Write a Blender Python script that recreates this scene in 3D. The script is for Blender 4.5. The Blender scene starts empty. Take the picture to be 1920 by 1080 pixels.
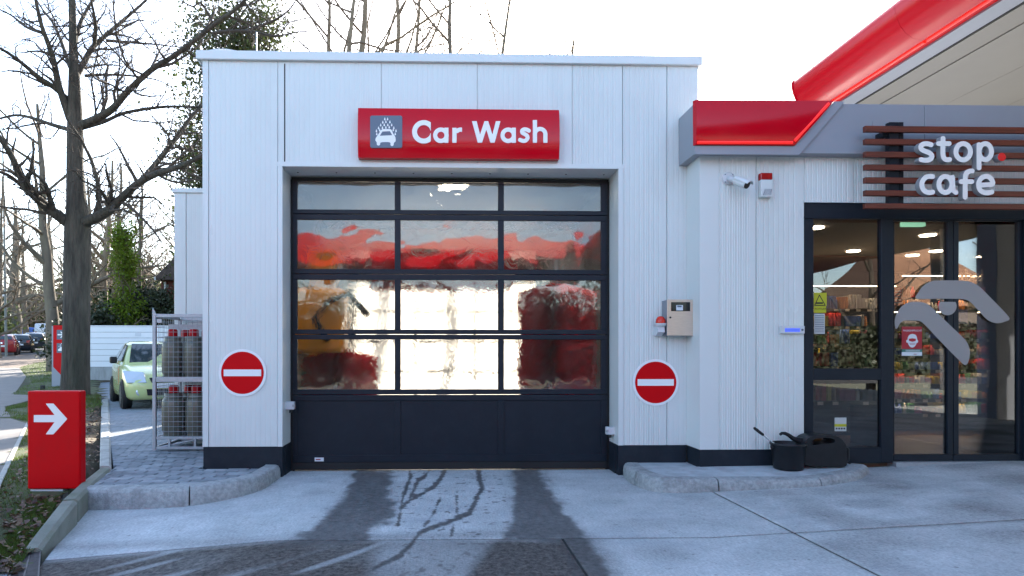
import bpy, bmesh, math, random
import numpy as np
from mathutils import Vector, Matrix

R = math.radians
random.seed(7)
rng = np.random.default_rng(7)
S = bpy.context.scene
COL = S.collection

# ------------------------------------------------------------------ camera
EYE = 1.14            # camera height above the forecourt
DIST = 6.0            # metres from the car wash front
FPX = 1200.0          # focal length in pixels of the 1920 px wide picture
PPX, PPY = 856.0, 665.0
YAW = R(1.5)
cam_d = bpy.data.cameras.new('camera')
cam = bpy.data.objects.new('camera', cam_d)
COL.objects.link(cam)
cam.location = (0, -DIST, EYE)
cam.rotation_euler = (R(90), 0, -YAW)
cam_d.sensor_width = 36.0
cam_d.lens = 36.0 * FPX / 1920.0
cam_d.shift_x = (960 - PPX) / 1920.0
cam_d.shift_y = (PPY - 540) / 1920.0
cam_d.clip_start = 0.05
cam_d.clip_end = 1500
S.camera = cam

# ------------------------------------------------------------------ sky, sun, exposure
SUN_AZ = R(10)        # to the right of straight ahead, behind the building
SUN_EL = R(25)
w = bpy.data.worlds.new('World'); S.world = w; w.use_nodes = True
nt = w.node_tree
bg = nt.nodes['Background']
sky = nt.nodes.new('ShaderNodeTexSky')
sky.sky_type = 'NISHITA'
sky.sun_disc = False
sky.sun_elevation = SUN_EL
sky.sun_rotation = SUN_AZ
sky.air_density = 1.0
sky.dust_density = 1.2
sky.ozone_density = 1.0
nt.links.new(sky.outputs[0], bg.inputs[0])
bg.inputs[1].default_value = 0.12
sd = bpy.data.lights.new('sun', 'SUN'); sun = bpy.data.objects.new('sun', sd); COL.objects.link(sun)
sd.energy = 4.0; sd.angle = R(0.5); sd.color = (1.0, 0.93, 0.82)
sv = Vector((math.sin(SUN_AZ) * math.cos(SUN_EL), math.cos(SUN_AZ) * math.cos(SUN_EL), math.sin(SUN_EL)))
sun.rotation_euler = sv.to_track_quat('Z', 'Y').to_euler()
sun.location = (20, 60, 40)
S.view_settings.view_transform = 'Standard'
S.view_settings.look = 'None'
S.view_settings.gamma = 1.0
S.view_settings.use_curve_mapping = False
S.view_settings.exposure = 2.55

# ------------------------------------------------------------------ layout helpers
SN, CS = math.sin(YAW), math.cos(YAW)

def at(x, y, Y):
    """photo pixel -> point on the vertical plane at depth Y"""
    u = (x - PPX) / FPX; v = (PPY - y) / FPX
    t = (Y + DIST) / (CS - u * SN)
    return Vector((t * (SN + u * CS), Y, EYE + t * v))

def slope_z(Y):
    return 0.034 * max(0.0, Y - 9.0)

def gp(x, y, z=0.0):
    """photo pixel -> point on the ground at height z (plus the rise of the land behind)"""
    u = (x - PPX) / FPX; v = (PPY - y) / FPX
    k = CS - u * SN
    t = (z - EYE) / v if v < 0 else 1e9
    if t * k - DIST > 9.0 or t < 0:
        t = (z - EYE - 0.034 * (9.0 + DIST)) / (v - 0.034 * k)
    Y = t * k - DIST
    return Vector((t * (SN + u * CS), Y, z + slope_z(Y)))

def px(p):
    X, Y, Z = p[0], p[1] + DIST, p[2] - EYE
    d = X * SN + Y * CS
    return (PPX + FPX * (X * CS - Y * SN) / d, PPY - FPX * Z / d)

# ------------------------------------------------------------------ object helpers
WL = {}       # world location of every root

def tag(o, label=None, cat=None, group=None, kind=None):
    if label: o['label'] = label
    if cat: o['category'] = cat
    if group: o['group'] = group
    if kind: o['kind'] = kind
    return o

def thing(name, loc, label=None, cat=None, group=None, rz=0.0, kind=None):
    o = bpy.data.objects.new(name, None)
    COL.objects.link(o)
    o.empty_display_size = 0.1
    o.location = loc; o.rotation_euler = (0, 0, rz)
    WL[o.name] = (Vector(loc), rz)
    return tag(o, label, cat, group, kind)

def root_of(o):
    while o.parent: o = o.parent
    return o

class MB:
    """collects vertices and faces in world space (or in a thing's own space when local=True)"""
    def __init__(self): self.v = []; self.f = []; self.sm = []
    def add(self, vs, fs, smooth=False):
        n = len(self.v)
        self.v += [tuple(p) for p in vs]
        self.f += [tuple(i + n for i in f) for f in fs]
        self.sm += [smooth] * len(fs)
        return self
    def box(self, x0, x1, y0, y1, z0, z1):
        vs = [(x, y, z) for z in (z0, z1) for y in (y0, y1) for x in (x0, x1)]
        return self.add(vs, [(0, 2, 3, 1), (4, 5, 7, 6), (0, 1, 5, 4), (2, 6, 7, 3), (0, 4, 6, 2), (1, 3, 7, 5)])
    def bbox(self, x0, x1, y0, y1, z0, z1, b=0.006):
        """box with chamfered edges"""
        bm = bmesh.new()
        bmesh.ops.create_cube(bm, size=1.0)
        for v in bm.verts:
            v.co = Vector(((x0 + x1) / 2 + v.co.x * (x1 - x0), (y0 + y1) / 2 + v.co.y * (y1 - y0), (z0 + z1) / 2 + v.co.z * (z1 - z0)))
        bmesh.ops.bevel(bm, geom=list(bm.edges), offset=b, segments=2, affect='EDGES', profile=0.5)
        bm.verts.index_update()
        self.add([v.co for v in bm.verts], [[v.index for v in f.verts] for f in bm.faces])
        bm.free()
        return self
    def prism(self, pts, axis, a, b, smooth=False):
        """polygon (2-D) pushed along an axis; axis y: pts are (x, z); axis x: (y, z); axis z: (x, y)"""
        n = len(pts)
        def P(p, t):
            return (p[0], t, p[1]) if axis == 'y' else (t, p[0], p[1]) if axis == 'x' else (p[0], p[1], t)
        ar = sum(pts[i][0] * pts[(i + 1) % n][1] - pts[(i + 1) % n][0] * pts[i][1] for i in range(n))
        if (ar < 0) ^ (axis == 'y'): pts = pts[::-1]
        if a > b: a, b = b, a
        vs = [P(p, a) for p in pts] + [P(p, b) for p in pts]
        fs = [tuple(range(n - 1, -1, -1)), tuple(range(n, 2 * n))]
        self.add(vs, fs)
        k = len(self.v) - 2 * n
        for i in range(n):
            j = (i + 1) % n
            self.f.append((k + i, k + j, k + n + j, k + n + i)); self.sm.append(smooth)
        return self
    def tube(self, pts, rad, n=8, caps=True, smooth=True):
        pts = [Vector(p) for p in pts]
        if not isinstance(rad, (list, tuple)): rad = [rad] * len(pts)
        vs = []; up = Vector((0, 0, 1))
        d0 = (pts[1] - pts[0]).normalized()
        a = d0.cross(up)
        if a.length < 1e-3: a = d0.cross(Vector((1, 0, 0)))
        a.normalize()
        for i, p in enumerate(pts):
            if i == 0: d = pts[1] - pts[0]
            elif i == len(pts) - 1: d = pts[-1] - pts[-2]
            else: d = (pts[i + 1] - pts[i]).normalized() + (pts[i] - pts[i - 1]).normalized()
            d.normalize()
            a = (a - d * a.dot(d))
            if a.length < 1e-4: a = d.orthogonal()
            a.normalize(); b = d.cross(a)
            for k in range(n):
                t = 2 * math.pi * k / n
                vs.append(p + (a * math.cos(t) + b * math.sin(t)) * rad[i])
        fs = []
        for i in range(len(pts) - 1):
            for k in range(n):
                fs.append((i * n + k, i * n + (k + 1) % n, (i + 1) * n + (k + 1) % n, (i + 1) * n + k))
        self.add(vs, fs, smooth)
        if caps:
            k = len(self.v) - n * len(pts)
            self.f.append(tuple(k + i for i in range(n - 1, -1, -1))); self.sm.append(False)
            self.f.append(tuple(k + (len(pts) - 1) * n + i for i in range(n))); self.sm.append(False)
        return self
    def lathe(self, prof, n=20, c=(0, 0, 0), axis='z', smooth=True):
        """profile of (radius, height) turned about an axis through c"""
        vs = []
        for r, h in prof:
            for k in range(n):
                t = 2 * math.pi * k / n
                p = (r * math.cos(t), r * math.sin(t), h)
                if axis == 'y': p = (p[0], -h, p[1])
                if axis == 'x': p = (h, p[0], p[1])
                vs.append((c[0] + p[0], c[1] + p[1], c[2] + p[2]))
        fs = []
        for i in range(len(prof) - 1):
            for k in range(n):
                fs.append((i * n + k, i * n + (k + 1) % n, (i + 1) * n + (k + 1) % n, (i + 1) * n + k))
        m = len(prof) - 1
        self.add(vs, fs, smooth)
        k = len(self.v) - n * len(prof)
        if prof[0][0] > 1e-5: self.f.append(tuple(k + i for i in range(n - 1, -1, -1))); self.sm.append(False)
        if prof[-1][0] > 1e-5: self.f.append(tuple(k + m * n + i for i in range(n))); self.sm.append(False)
        return self
    def quad(self, a, b, c, d): return self.add([a, b, c, d], [(0, 1, 2, 3)])
    def xform(self, M):
        self.v = [tuple(M @ Vector(p)) for p in self.v]; return self
    def build(self, name, mat, parent=None, local=False, kind=None, label=None):
        me = bpy.data.meshes.new(name)
        vs = self.v
        off = Vector((0, 0, 0))
        if not local:
            if parent is not None:
                loc, rz = WL.get(root_of(parent).name, (Vector((0, 0, 0)), 0))
                if rz:
                    M = Matrix.Translation(loc) @ Matrix.Rotation(rz, 4, 'Z'); M = M.inverted()
                    vs = [tuple(M @ Vector(p)) for p in vs]
                else:
                    vs = [(p[0] - loc[0], p[1] - loc[1], p[2] - loc[2]) for p in vs]
            else:
                A = np.array(vs); off = Vector(((A[:, 0].min() + A[:, 0].max()) / 2, (A[:, 1].min() + A[:, 1].max()) / 2, A[:, 2].min()))
                vs = [(p[0] - off[0], p[1] - off[1], p[2] - off[2]) for p in vs]
        me.from_pydata(vs, [], self.f)
        if any(self.sm): me.polygons.foreach_set('use_smooth', self.sm)
        me.materials.append(mat)
        me.update()
        if any(self.sm) and not all(self.sm):
            flat = set()
            for p_, s_ in zip(me.polygons, self.sm):
                if not s_: flat.update(p_.edge_keys)
            sh_ = np.zeros(len(me.edges), dtype=bool)
            for i_, e_ in enumerate(me.edges):
                if e_.key in flat: sh_[i_] = True
            at_ = me.attributes.new('sharp_edge', 'BOOLEAN', 'EDGE'); at_.data.foreach_set('value', sh_)
        o = bpy.data.objects.new(name, me)
        COL.objects.link(o)
        if parent is not None: o.parent = parent
        else: o.location = off; WL[o.name] = (off, 0)
        if kind: o['kind'] = kind
        if label: o['label'] = label
        return o

def fast_mesh(name, V, F, mat, parent=None, kind=None, smooth=False, mats=None, mi=None):
    """numpy arrays straight into a mesh; F is (n, k)"""
    V = np.asarray(V, dtype=np.float32)
    loc = np.zeros(3)
    if parent is not None:
        loc = np.array(WL[root_of(parent).name][0])
    V = V - loc.astype(np.float32)
    me = bpy.data.meshes.new(name)
    n, k = F.shape
    me.vertices.add(len(V)); me.vertices.foreach_set('co', V.ravel())
    me.loops.add(n * k); me.loops.foreach_set('vertex_index', F.astype(np.int32).ravel())
    me.polygons.add(n); me.polygons.foreach_set('loop_start', (np.arange(n) * k).astype(np.int32))
    if smooth: me.polygons.foreach_set('use_smooth', np.ones(n, dtype=bool))
    for m in (mats or [mat]): me.materials.append(m)
    if mi is not None: me.polygons.foreach_set('material_index', np.asarray(mi, dtype=np.int32))
    me.update(calc_edges=True)
    o = bpy.data.objects.new(name, me); COL.objects.link(o)
    if parent is not None: o.parent = parent
    if kind: o['kind'] = kind
    return o

def copy_tree(o, parent=None):
    c = o.copy(); COL.objects.link(c); c.parent = parent
    for ch in list(o.children): copy_tree(ch, c)
    return c

# ------------------------------------------------------------------ materials
M = {}
def mat(name, col, rough=0.5, metal=0.0, noise=0.0, nscale=8.0, bump=0.0, bscale=60.0, spec=0.5, stretch=(1, 1, 1), emit=None, es=0.0, coat=0.0, trans=0.0, dirt=None, dscale=3.0, damt=0.0, rnoise=0.0):
    m = bpy.data.materials.new(name); m.use_nodes = True
    t = m.node_tree; b = t.nodes['Principled BSDF']; L = t.links.new
    b.inputs['Base Color'].default_value = (*col, 1)
    b.inputs['Roughness'].default_value = rough
    b.inputs['Metallic'].default_value = metal
    b.inputs['Specular IOR Level'].default_value = spec
    b.inputs['Coat Weight'].default_value = coat
    b.inputs['Coat Roughness'].default_value = 0.05
    if emit: b.inputs['Emission Color'].default_value = (*emit, 1); b.inputs['Emission Strength'].default_value = es
    if trans: b.inputs['Transmission Weight'].default_value = trans
    if noise or bump or damt or rnoise:
        tc = t.nodes.new('ShaderNodeTexCoord'); mp = t.nodes.new('ShaderNodeMapping')
        mp.inputs['Scale'].default_value = stretch
        L(tc.outputs['Object'], mp.inputs['Vector'])
    cur = None
    if noise:
        n = t.nodes.new('ShaderNodeTexNoise'); n.inputs['Scale'].default_value = nscale; n.inputs['Detail'].default_value = 6; n.inputs['Roughness'].default_value = 0.62
        L(mp.outputs[0], n.inputs['Vector'])
        r = t.nodes.new('ShaderNodeValToRGB')
        r.color_ramp.elements[0].position = 0.3; r.color_ramp.elements[1].position = 0.7
        r.color_ramp.elements[0].color = (*[max(0, c * (1 - noise)) for c in col], 1)
        r.color_ramp.elements[1].color = (*[min(1, c * (1 + noise)) for c in col], 1)
        L(n.outputs['Fac'], r.inputs['Fac']); cur = r.outputs['Color']
    if damt:
        n3 = t.nodes.new('ShaderNodeTexNoise'); n3.inputs['Scale'].default_value = dscale; n3.inputs['Detail'].default_value = 8; n3.inputs['Roughness'].default_value = 0.7
        L(mp.outputs[0], n3.inputs['Vector'])
        r3 = t.nodes.new('ShaderNodeValToRGB'); r3.color_ramp.elements[0].position = 0.48; r3.color_ramp.elements[1].position = 0.75
        r3.color_ramp.elements[0].color = (0, 0, 0, 1); r3.color_ramp.elements[1].color = (damt, damt, damt, 1)
        L(n3.outputs['Fac'], r3.inputs['Fac'])
        mx = t.nodes.new('ShaderNodeMix'); mx.data_type = 'RGBA'
        L(r3.outputs['Color'], mx.inputs[0])
        if cur: L(cur, mx.inputs[6])
        else: mx.inputs[6].default_value = (*col, 1)
        mx.inputs[7].default_value = (*(dirt or (0.1, 0.09, 0.07)), 1)
        cur = mx.outputs[2]
    if cur: L(cur, b.inputs['Base Color'])
    if rnoise:
        n4 = t.nodes.new('ShaderNodeTexNoise'); n4.inputs['Scale'].default_value = nscale * 1.7; n4.inputs['Detail'].default_value = 5
        L(mp.outputs[0], n4.inputs['Vector'])
        mr = t.nodes.new('ShaderNodeMapRange'); mr.inputs[1].default_value = 0.3; mr.inputs[2].default_value = 0.7
        mr.inputs[3].default_value = max(0.02, rough - rnoise); mr.inputs[4].default_value = min(1, rough + rnoise)
        L(n4.outputs['Fac'], mr.inputs[0]); L(mr.outputs[0], b.inputs['Roughness'])
    if bump:
        n2 = t.nodes.new('ShaderNodeTexNoise'); n2.inputs['Scale'].default_value = bscale; n2.inputs['Detail'].default_value = 5
        L(mp.outputs[0], n2.inputs['Vector'])
        bp = t.nodes.new('ShaderNodeBump'); bp.inputs['Strength'].default_value = bump; bp.inputs['Distance'].default_value = 0.07 if name == 'bark' else 0.02
        L(n2.outputs['Fac'], bp.inputs['Height']); L(bp.outputs[0], b.inputs['Normal'])
    M[name] = m
    return m

mat('panel_white', (0.62, 0.65, 0.64), 0.32, noise=0.02, nscale=1.2, stretch=(1, 1, 0.35), dirt=(0.46, 0.48, 0.47), dscale=2.2, damt=0.35, rnoise=0.07)
mat('trim_white', (0.62, 0.65, 0.645), 0.35, noise=0.02, nscale=3)
mat('plinth', (0.011, 0.0165, 0.025), 0.55, spec=0.25, noise=0.18, nscale=4, dirt=(0.04, 0.045, 0.055), dscale=5, damt=0.3)
mat('anthracite', (0.0075, 0.0125, 0.021), 0.45, spec=0.25, noise=0.12, nscale=6, dirt=(0.022, 0.027, 0.034), dscale=9, damt=0.3)
mat('black_rubber', (0.008, 0.008, 0.009), 0.75)
mat('dark_interior', (0.03, 0.03, 0.032), 0.7)
mat('sign_red', (0.52, 0.0, 0.010), 0.15, spec=0.28, coat=0.0, noise=0.03, nscale=2, rnoise=0.04)
mat('totem_red', (0.56, 0.0, 0.004), 0.4, spec=0.15, noise=0.05, nscale=3, dirt=(0.25, 0.01, 0.01), dscale=6, damt=0.3)
mat('neon_red', (0.85, 0.02, 0.02), 0.3, emit=(1.0, 0.02, 0.01), es=0.12)
mat('canopy_red', (0.54, 0.0, 0.010), 0.22, spec=0.32, coat=0.0, noise=0.03, nscale=2)
mat('frosted', (0.8, 0.8, 0.78), 0.6)
mat('fascia_grey', (0.27, 0.29, 0.33), 0.38, noise=0.03, nscale=2)
mat('slate_plate', (0.09, 0.12, 0.17), 0.35)
mat('letter_white', (0.82, 0.81, 0.79), 0.4)
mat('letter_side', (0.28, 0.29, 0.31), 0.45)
mat('dot_red', (0.75, 0.02, 0.02), 0.3)
mat('sign_film_white', (0.78, 0.79, 0.8), 0.4)
mat('no_entry_red', (0.56, 0.0, 0.004), 0.45, spec=0.12)
mat('lamp_steel', (0.16, 0.17, 0.16), 0.6, noise=0.2, nscale=3)
mat('galvanised', (0.36, 0.38, 0.41), 0.45, metal=0.5, noise=0.1, nscale=30)
mat('light_grey', (0.55, 0.57, 0.6), 0.45)
mat('stainless', (0.62, 0.52, 0.43), 0.38, metal=0.75, noise=0.06, nscale=14, stretch=(1, 1, 6))
mat('steel_side', (0.25, 0.28, 0.32), 0.4, metal=0.5)
mat('black_plastic', (0.012, 0.013, 0.016), 0.42, noise=0.2, nscale=10, dirt=(0.02, 0.022, 0.026), dscale=14, damt=0.35, spec=0.3)
mat('black_gloss', (0.008, 0.009, 0.011), 0.12)
mat('chrome', (0.7, 0.7, 0.72), 0.18, metal=1.0)
mat('wood_slat', (0.12, 0.022, 0.010), 0.5, noise=0.35, nscale=5, stretch=(0.6, 6, 12), bump=0.12, bscale=40)
mat('canopy_ceiling', (0.225, 0.21, 0.18), 0.5, noise=0.04, nscale=1.5)
mat('kerb_concrete', (0.36, 0.38, 0.385), 0.85, spec=0.2, noise=0.25, nscale=34, bump=0.6, bscale=120, dirt=(0.13, 0.135, 0.13), dscale=7, damt=0.65)
mat('kerb_mossy', (0.25, 0.26, 0.22), 0.9, noise=0.2, nscale=8, bump=0.5, bscale=150, dirt=(0.07, 0.09, 0.03), dscale=4, damt=0.8)
mat('kerb_pale', (0.42, 0.41, 0.38), 0.9, noise=0.14, nscale=8, bump=0.4, bscale=150, dirt=(0.16, 0.15, 0.12), dscale=6, damt=0.5)
mat('paver_a', (0.25, 0.275, 0.30), 0.85, spec=0.2, noise=0.15, nscale=12, bump=0.35, bscale=170, dirt=(0.1, 0.1, 0.09), dscale=3, damt=0.5)
mat('paver_b', (0.31, 0.335, 0.36), 0.85, spec=0.2, noise=0.15, nscale=12, bump=0.35, bscale=170, dirt=(0.11, 0.11, 0.10), dscale=4, damt=0.5)
mat('paver_c', (0.20, 0.225, 0.25), 0.85, spec=0.2, noise=0.15, nscale=12, bump=0.35, bscale=170, dirt=(0.1, 0.1, 0.09), dscale=5, damt=0.5)
mat('joint_dark', (0.03, 0.032, 0.03), 0.95, noise=0.4, nscale=14)
mat('island_concrete', (0.44, 0.48, 0.50), 0.85, spec=0.2, noise=0.2, nscale=5, bump=0.3, bscale=120, dirt=(0.15, 0.16, 0.17), dscale=4, damt=0.5)
mat('path_paving', (0.20, 0.18, 0.165), 0.9, noise=0.12, nscale=3, bump=0.3, bscale=60, dirt=(0.18, 0.16, 0.13), dscale=1.2, damt=0.5)
mat('bare_earth', (0.16, 0.115, 0.085), 0.95, noise=0.3, nscale=3, bump=0.6, bscale=20)
mat('road_asphalt', (0.09, 0.088, 0.086), 0.9, noise=0.2, nscale=6, bump=0.3, bscale=80)
mat('soil', (0.075, 0.058, 0.038), 0.95, noise=0.35, nscale=5, bump=0.6, bscale=30, dirt=(0.05, 0.075, 0.02), dscale=1.1, damt=0.8)
mat('lawn_soil', (0.06, 0.075, 0.025), 0.95, noise=0.35, nscale=4, bump=0.6, bscale=30, dirt=(0.10, 0.075, 0.04), dscale=2.5, damt=0.8)
mat('cast_iron', (0.10, 0.10, 0.105), 0.55, metal=0.6, noise=0.3, nscale=30)
mat('bark', (0.062, 0.05, 0.038), 0.95, noise=0.6, nscale=9, stretch=(1, 1, 0.16), bump=1.0, bscale=22, dirt=(0.045, 0.055, 0.03), dscale=1.5, damt=0.6)
mat('bark_far', (0.13, 0.105, 0.078), 0.95, noise=0.35, nscale=4, stretch=(1, 1, 0.3), dirt=(0.10, 0.11, 0.05), dscale=1.0, damt=0.5)
mat('bark_pale', (0.20, 0.155, 0.105), 0.95, noise=0.3, nscale=4, stretch=(1, 1, 0.3))
mat('twig', (0.06, 0.045, 0.035), 0.95)
mat('twig_far', (0.15, 0.11, 0.078), 0.95)
mat('brick_dark', (0.11, 0.035, 0.028), 0.9, noise=0.3, nscale=20)
mat('roof_tile', (0.06, 0.045, 0.04), 0.85, noise=0.3, nscale=9)
mat('thatch', (0.23, 0.12, 0.07), 0.95, noise=0.3, nscale=5, stretch=(4, 1, 1))
mat('render_white', (0.13, 0.105, 0.09), 0.9, noise=0.05)
mat('fence_white', (0.70, 0.71, 0.73), 0.45, noise=0.03, nscale=2, dirt=(0.5, 0.5, 0.5), dscale=2, damt=0.25)
mat('fence_base', (0.33, 0.34, 0.34), 0.9, noise=0.14, nscale=4, stretch=(2, 2, 0.5), dirt=(0.12, 0.12, 0.10), dscale=3, damt=0.6)
mat('gas_grey', (0.145, 0.14, 0.11), 0.38, metal=0.25, noise=0.08, nscale=9)
mat('gas_red', (0.42, 0.002, 0.006), 0.4, spec=0.2)
mat('tyre', (0.012, 0.012, 0.013), 0.8)
mat('rim', (0.30, 0.31, 0.32), 0.35, metal=0.8)
mat('car_glass', (0.03, 0.045, 0.05), 0.05, spec=0.9)
mat('lamp_glass', (0.6, 0.63, 0.66), 0.08, metal=0.4)
mat('lamp_red', (0.35, 0.008, 0.008), 0.15)
mat('beacon_red', (0.75, 0.03, 0.008), 0.15, trans=0.25)
mat('paint_lime', (0.50, 0.55, 0.23), 0.25, coat=0.6)
mat('paint_black', (0.012, 0.014, 0.02), 0.22, coat=0.8)
mat('paint_grey', (0.045, 0.05, 0.06), 0.25, coat=0.8)
mat('paint_red', (0.26, 0.012, 0.018), 0.25, coat=0.8)
mat('paint_silver', (0.42, 0.44, 0.46), 0.25, metal=0.4, coat=0.6)
mat('paint_white', (0.72, 0.74, 0.76), 0.3, coat=0.5)
mat('paint_blue', (0.05, 0.13, 0.42), 0.35)
mat('plate_white', (0.65, 0.66, 0.68), 0.5)
mat('wash_orange', (0.80, 0.30, 0.01), 0.35)
mat('bristle_red', (0.62, 0.01, 0.02), 0.6, noise=0.3, nscale=30)
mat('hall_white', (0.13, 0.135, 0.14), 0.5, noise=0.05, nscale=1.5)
mat('hall_floor', (0.30, 0.30, 0.30), 0.35, noise=0.2, nscale=3)
mat('shop_wall', (0.085, 0.085, 0.09), 0.7)
mat('shop_ceiling', (0.11, 0.09, 0.075), 0.8)
mat('shop_floor', (0.12, 0.075, 0.05), 0.35, noise=0.3, nscale=3, stretch=(1, 7, 1))
mat('shelf_dark', (0.025, 0.025, 0.028), 0.5)
mat('price_strip', (0.75, 0.62, 0.5), 0.5)
mat('downlight_and_fill', (1, 0.85, 0.65), 0.5, emit=(1.0, 0.80, 0.55), es=13.0)
mat('hall_lamp_and_fill', (1, 0.9, 0.7), 0.5, emit=(1.0, 0.86, 0.6), es=5.5)
mat('shelf_fill', (1, 0.8, 0.6), 0.5, emit=(1.0, 0.72, 0.42), es=6.0)  # glow of strips added to brighten the shop shelves
mat('exit_green', (0.25, 0.5, 0.33), 0.5, emit=(0.35, 0.75, 0.48), es=0.35)
mat('panel_lcd', (0.02, 0.03, 0.35), 0.3, emit=(0.05, 0.1, 0.7), es=0.25)
mat('decal_grey', (0.28, 0.27, 0.27), 0.6)
mat('poster_red', (0.34, 0.012, 0.025), 0.55)
mat('poster_green', (0.03, 0.14, 0.11), 0.55)
mat('poster_white', (0.62, 0.66, 0.7), 0.6)
mat('caution_yellow', (0.42, 0.42, 0.015), 0.55)
mat('ink_black', (0.012, 0.012, 0.012), 0.6)
mat('paper', (0.45, 0.47, 0.46), 0.8)
mat('board_red', (0.5, 0.012, 0.02), 0.5)
for i, c in enumerate([(0.45, 0.03, 0.03), (0.5, 0.17, 0.03), (0.5, 0.38, 0.05), (0.05, 0.16, 0.07), (0.04, 0.09, 0.3), (0.4, 0.38, 0.35), (0.16, 0.06, 0.03), (0.25, 0.05, 0.12), (0.03, 0.03, 0.035)]):
    mat('goods_%d' % i, c, 0.45)

def leaf_mat(name, col, tr, var=0.4):
    m = bpy.data.materials.new(name); m.use_nodes = True
    t = m.node_tree; L = t.links.new
    b = t.nodes['Principled BSDF']; out = t.nodes['Material Output']
    gi = t.nodes.new('ShaderNodeNewGeometry')
    hs = t.nodes.new('ShaderNodeHueSaturation'); hs.inputs['Color'].default_value = (*col, 1)
    mr = t.nodes.new('ShaderNodeMapRange'); mr.inputs[3].default_value = 1 - var; mr.inputs[4].default_value = 1 + var
    L(gi.outputs['Random Per Island'], mr.inputs[0]); L(mr.outputs[0], hs.inputs['Value'])
    mr2 = t.nodes.new('ShaderNodeMapRange'); mr2.inputs[3].default_value = 0.47; mr2.inputs[4].default_value = 0.53
    L(gi.outputs['Random Per Island'], mr2.inputs[0]); L(mr2.outputs[0], hs.inputs['Hue'])
    L(hs.outputs[0], b.inputs['Base Color']); b.inputs['Roughness'].default_value = 0.5
    tl = t.nodes.new('ShaderNodeBsdfTranslucent'); L(hs.outputs[0], tl.inputs['Color'])
    mx = t.nodes.new('ShaderNodeMixShader'); mx.inputs[0].default_value = tr
    L(b.outputs[0], mx.inputs[1]); L(tl.outputs[0], mx.inputs[2]); L(mx.outputs[0], out.inputs['Surface'])
    M[name] = m
leaf_mat('ivy_leaf', (0.05, 0.062, 0.016), 0.4)
leaf_mat('ivy_bright', (0.13, 0.18, 0.012), 0.55, 0.6)
leaf_mat('shrub_leaf', (0.05, 0.065, 0.02), 0.35)
leaf_mat('hedge_leaf', (0.028, 0.038, 0.016), 0.25)
leaf_mat('grass_blade', (0.10, 0.14, 0.025), 0.4)
leaf_mat('fallen_leaf', (0.15, 0.085, 0.05), 0.2, 0.6)

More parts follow.
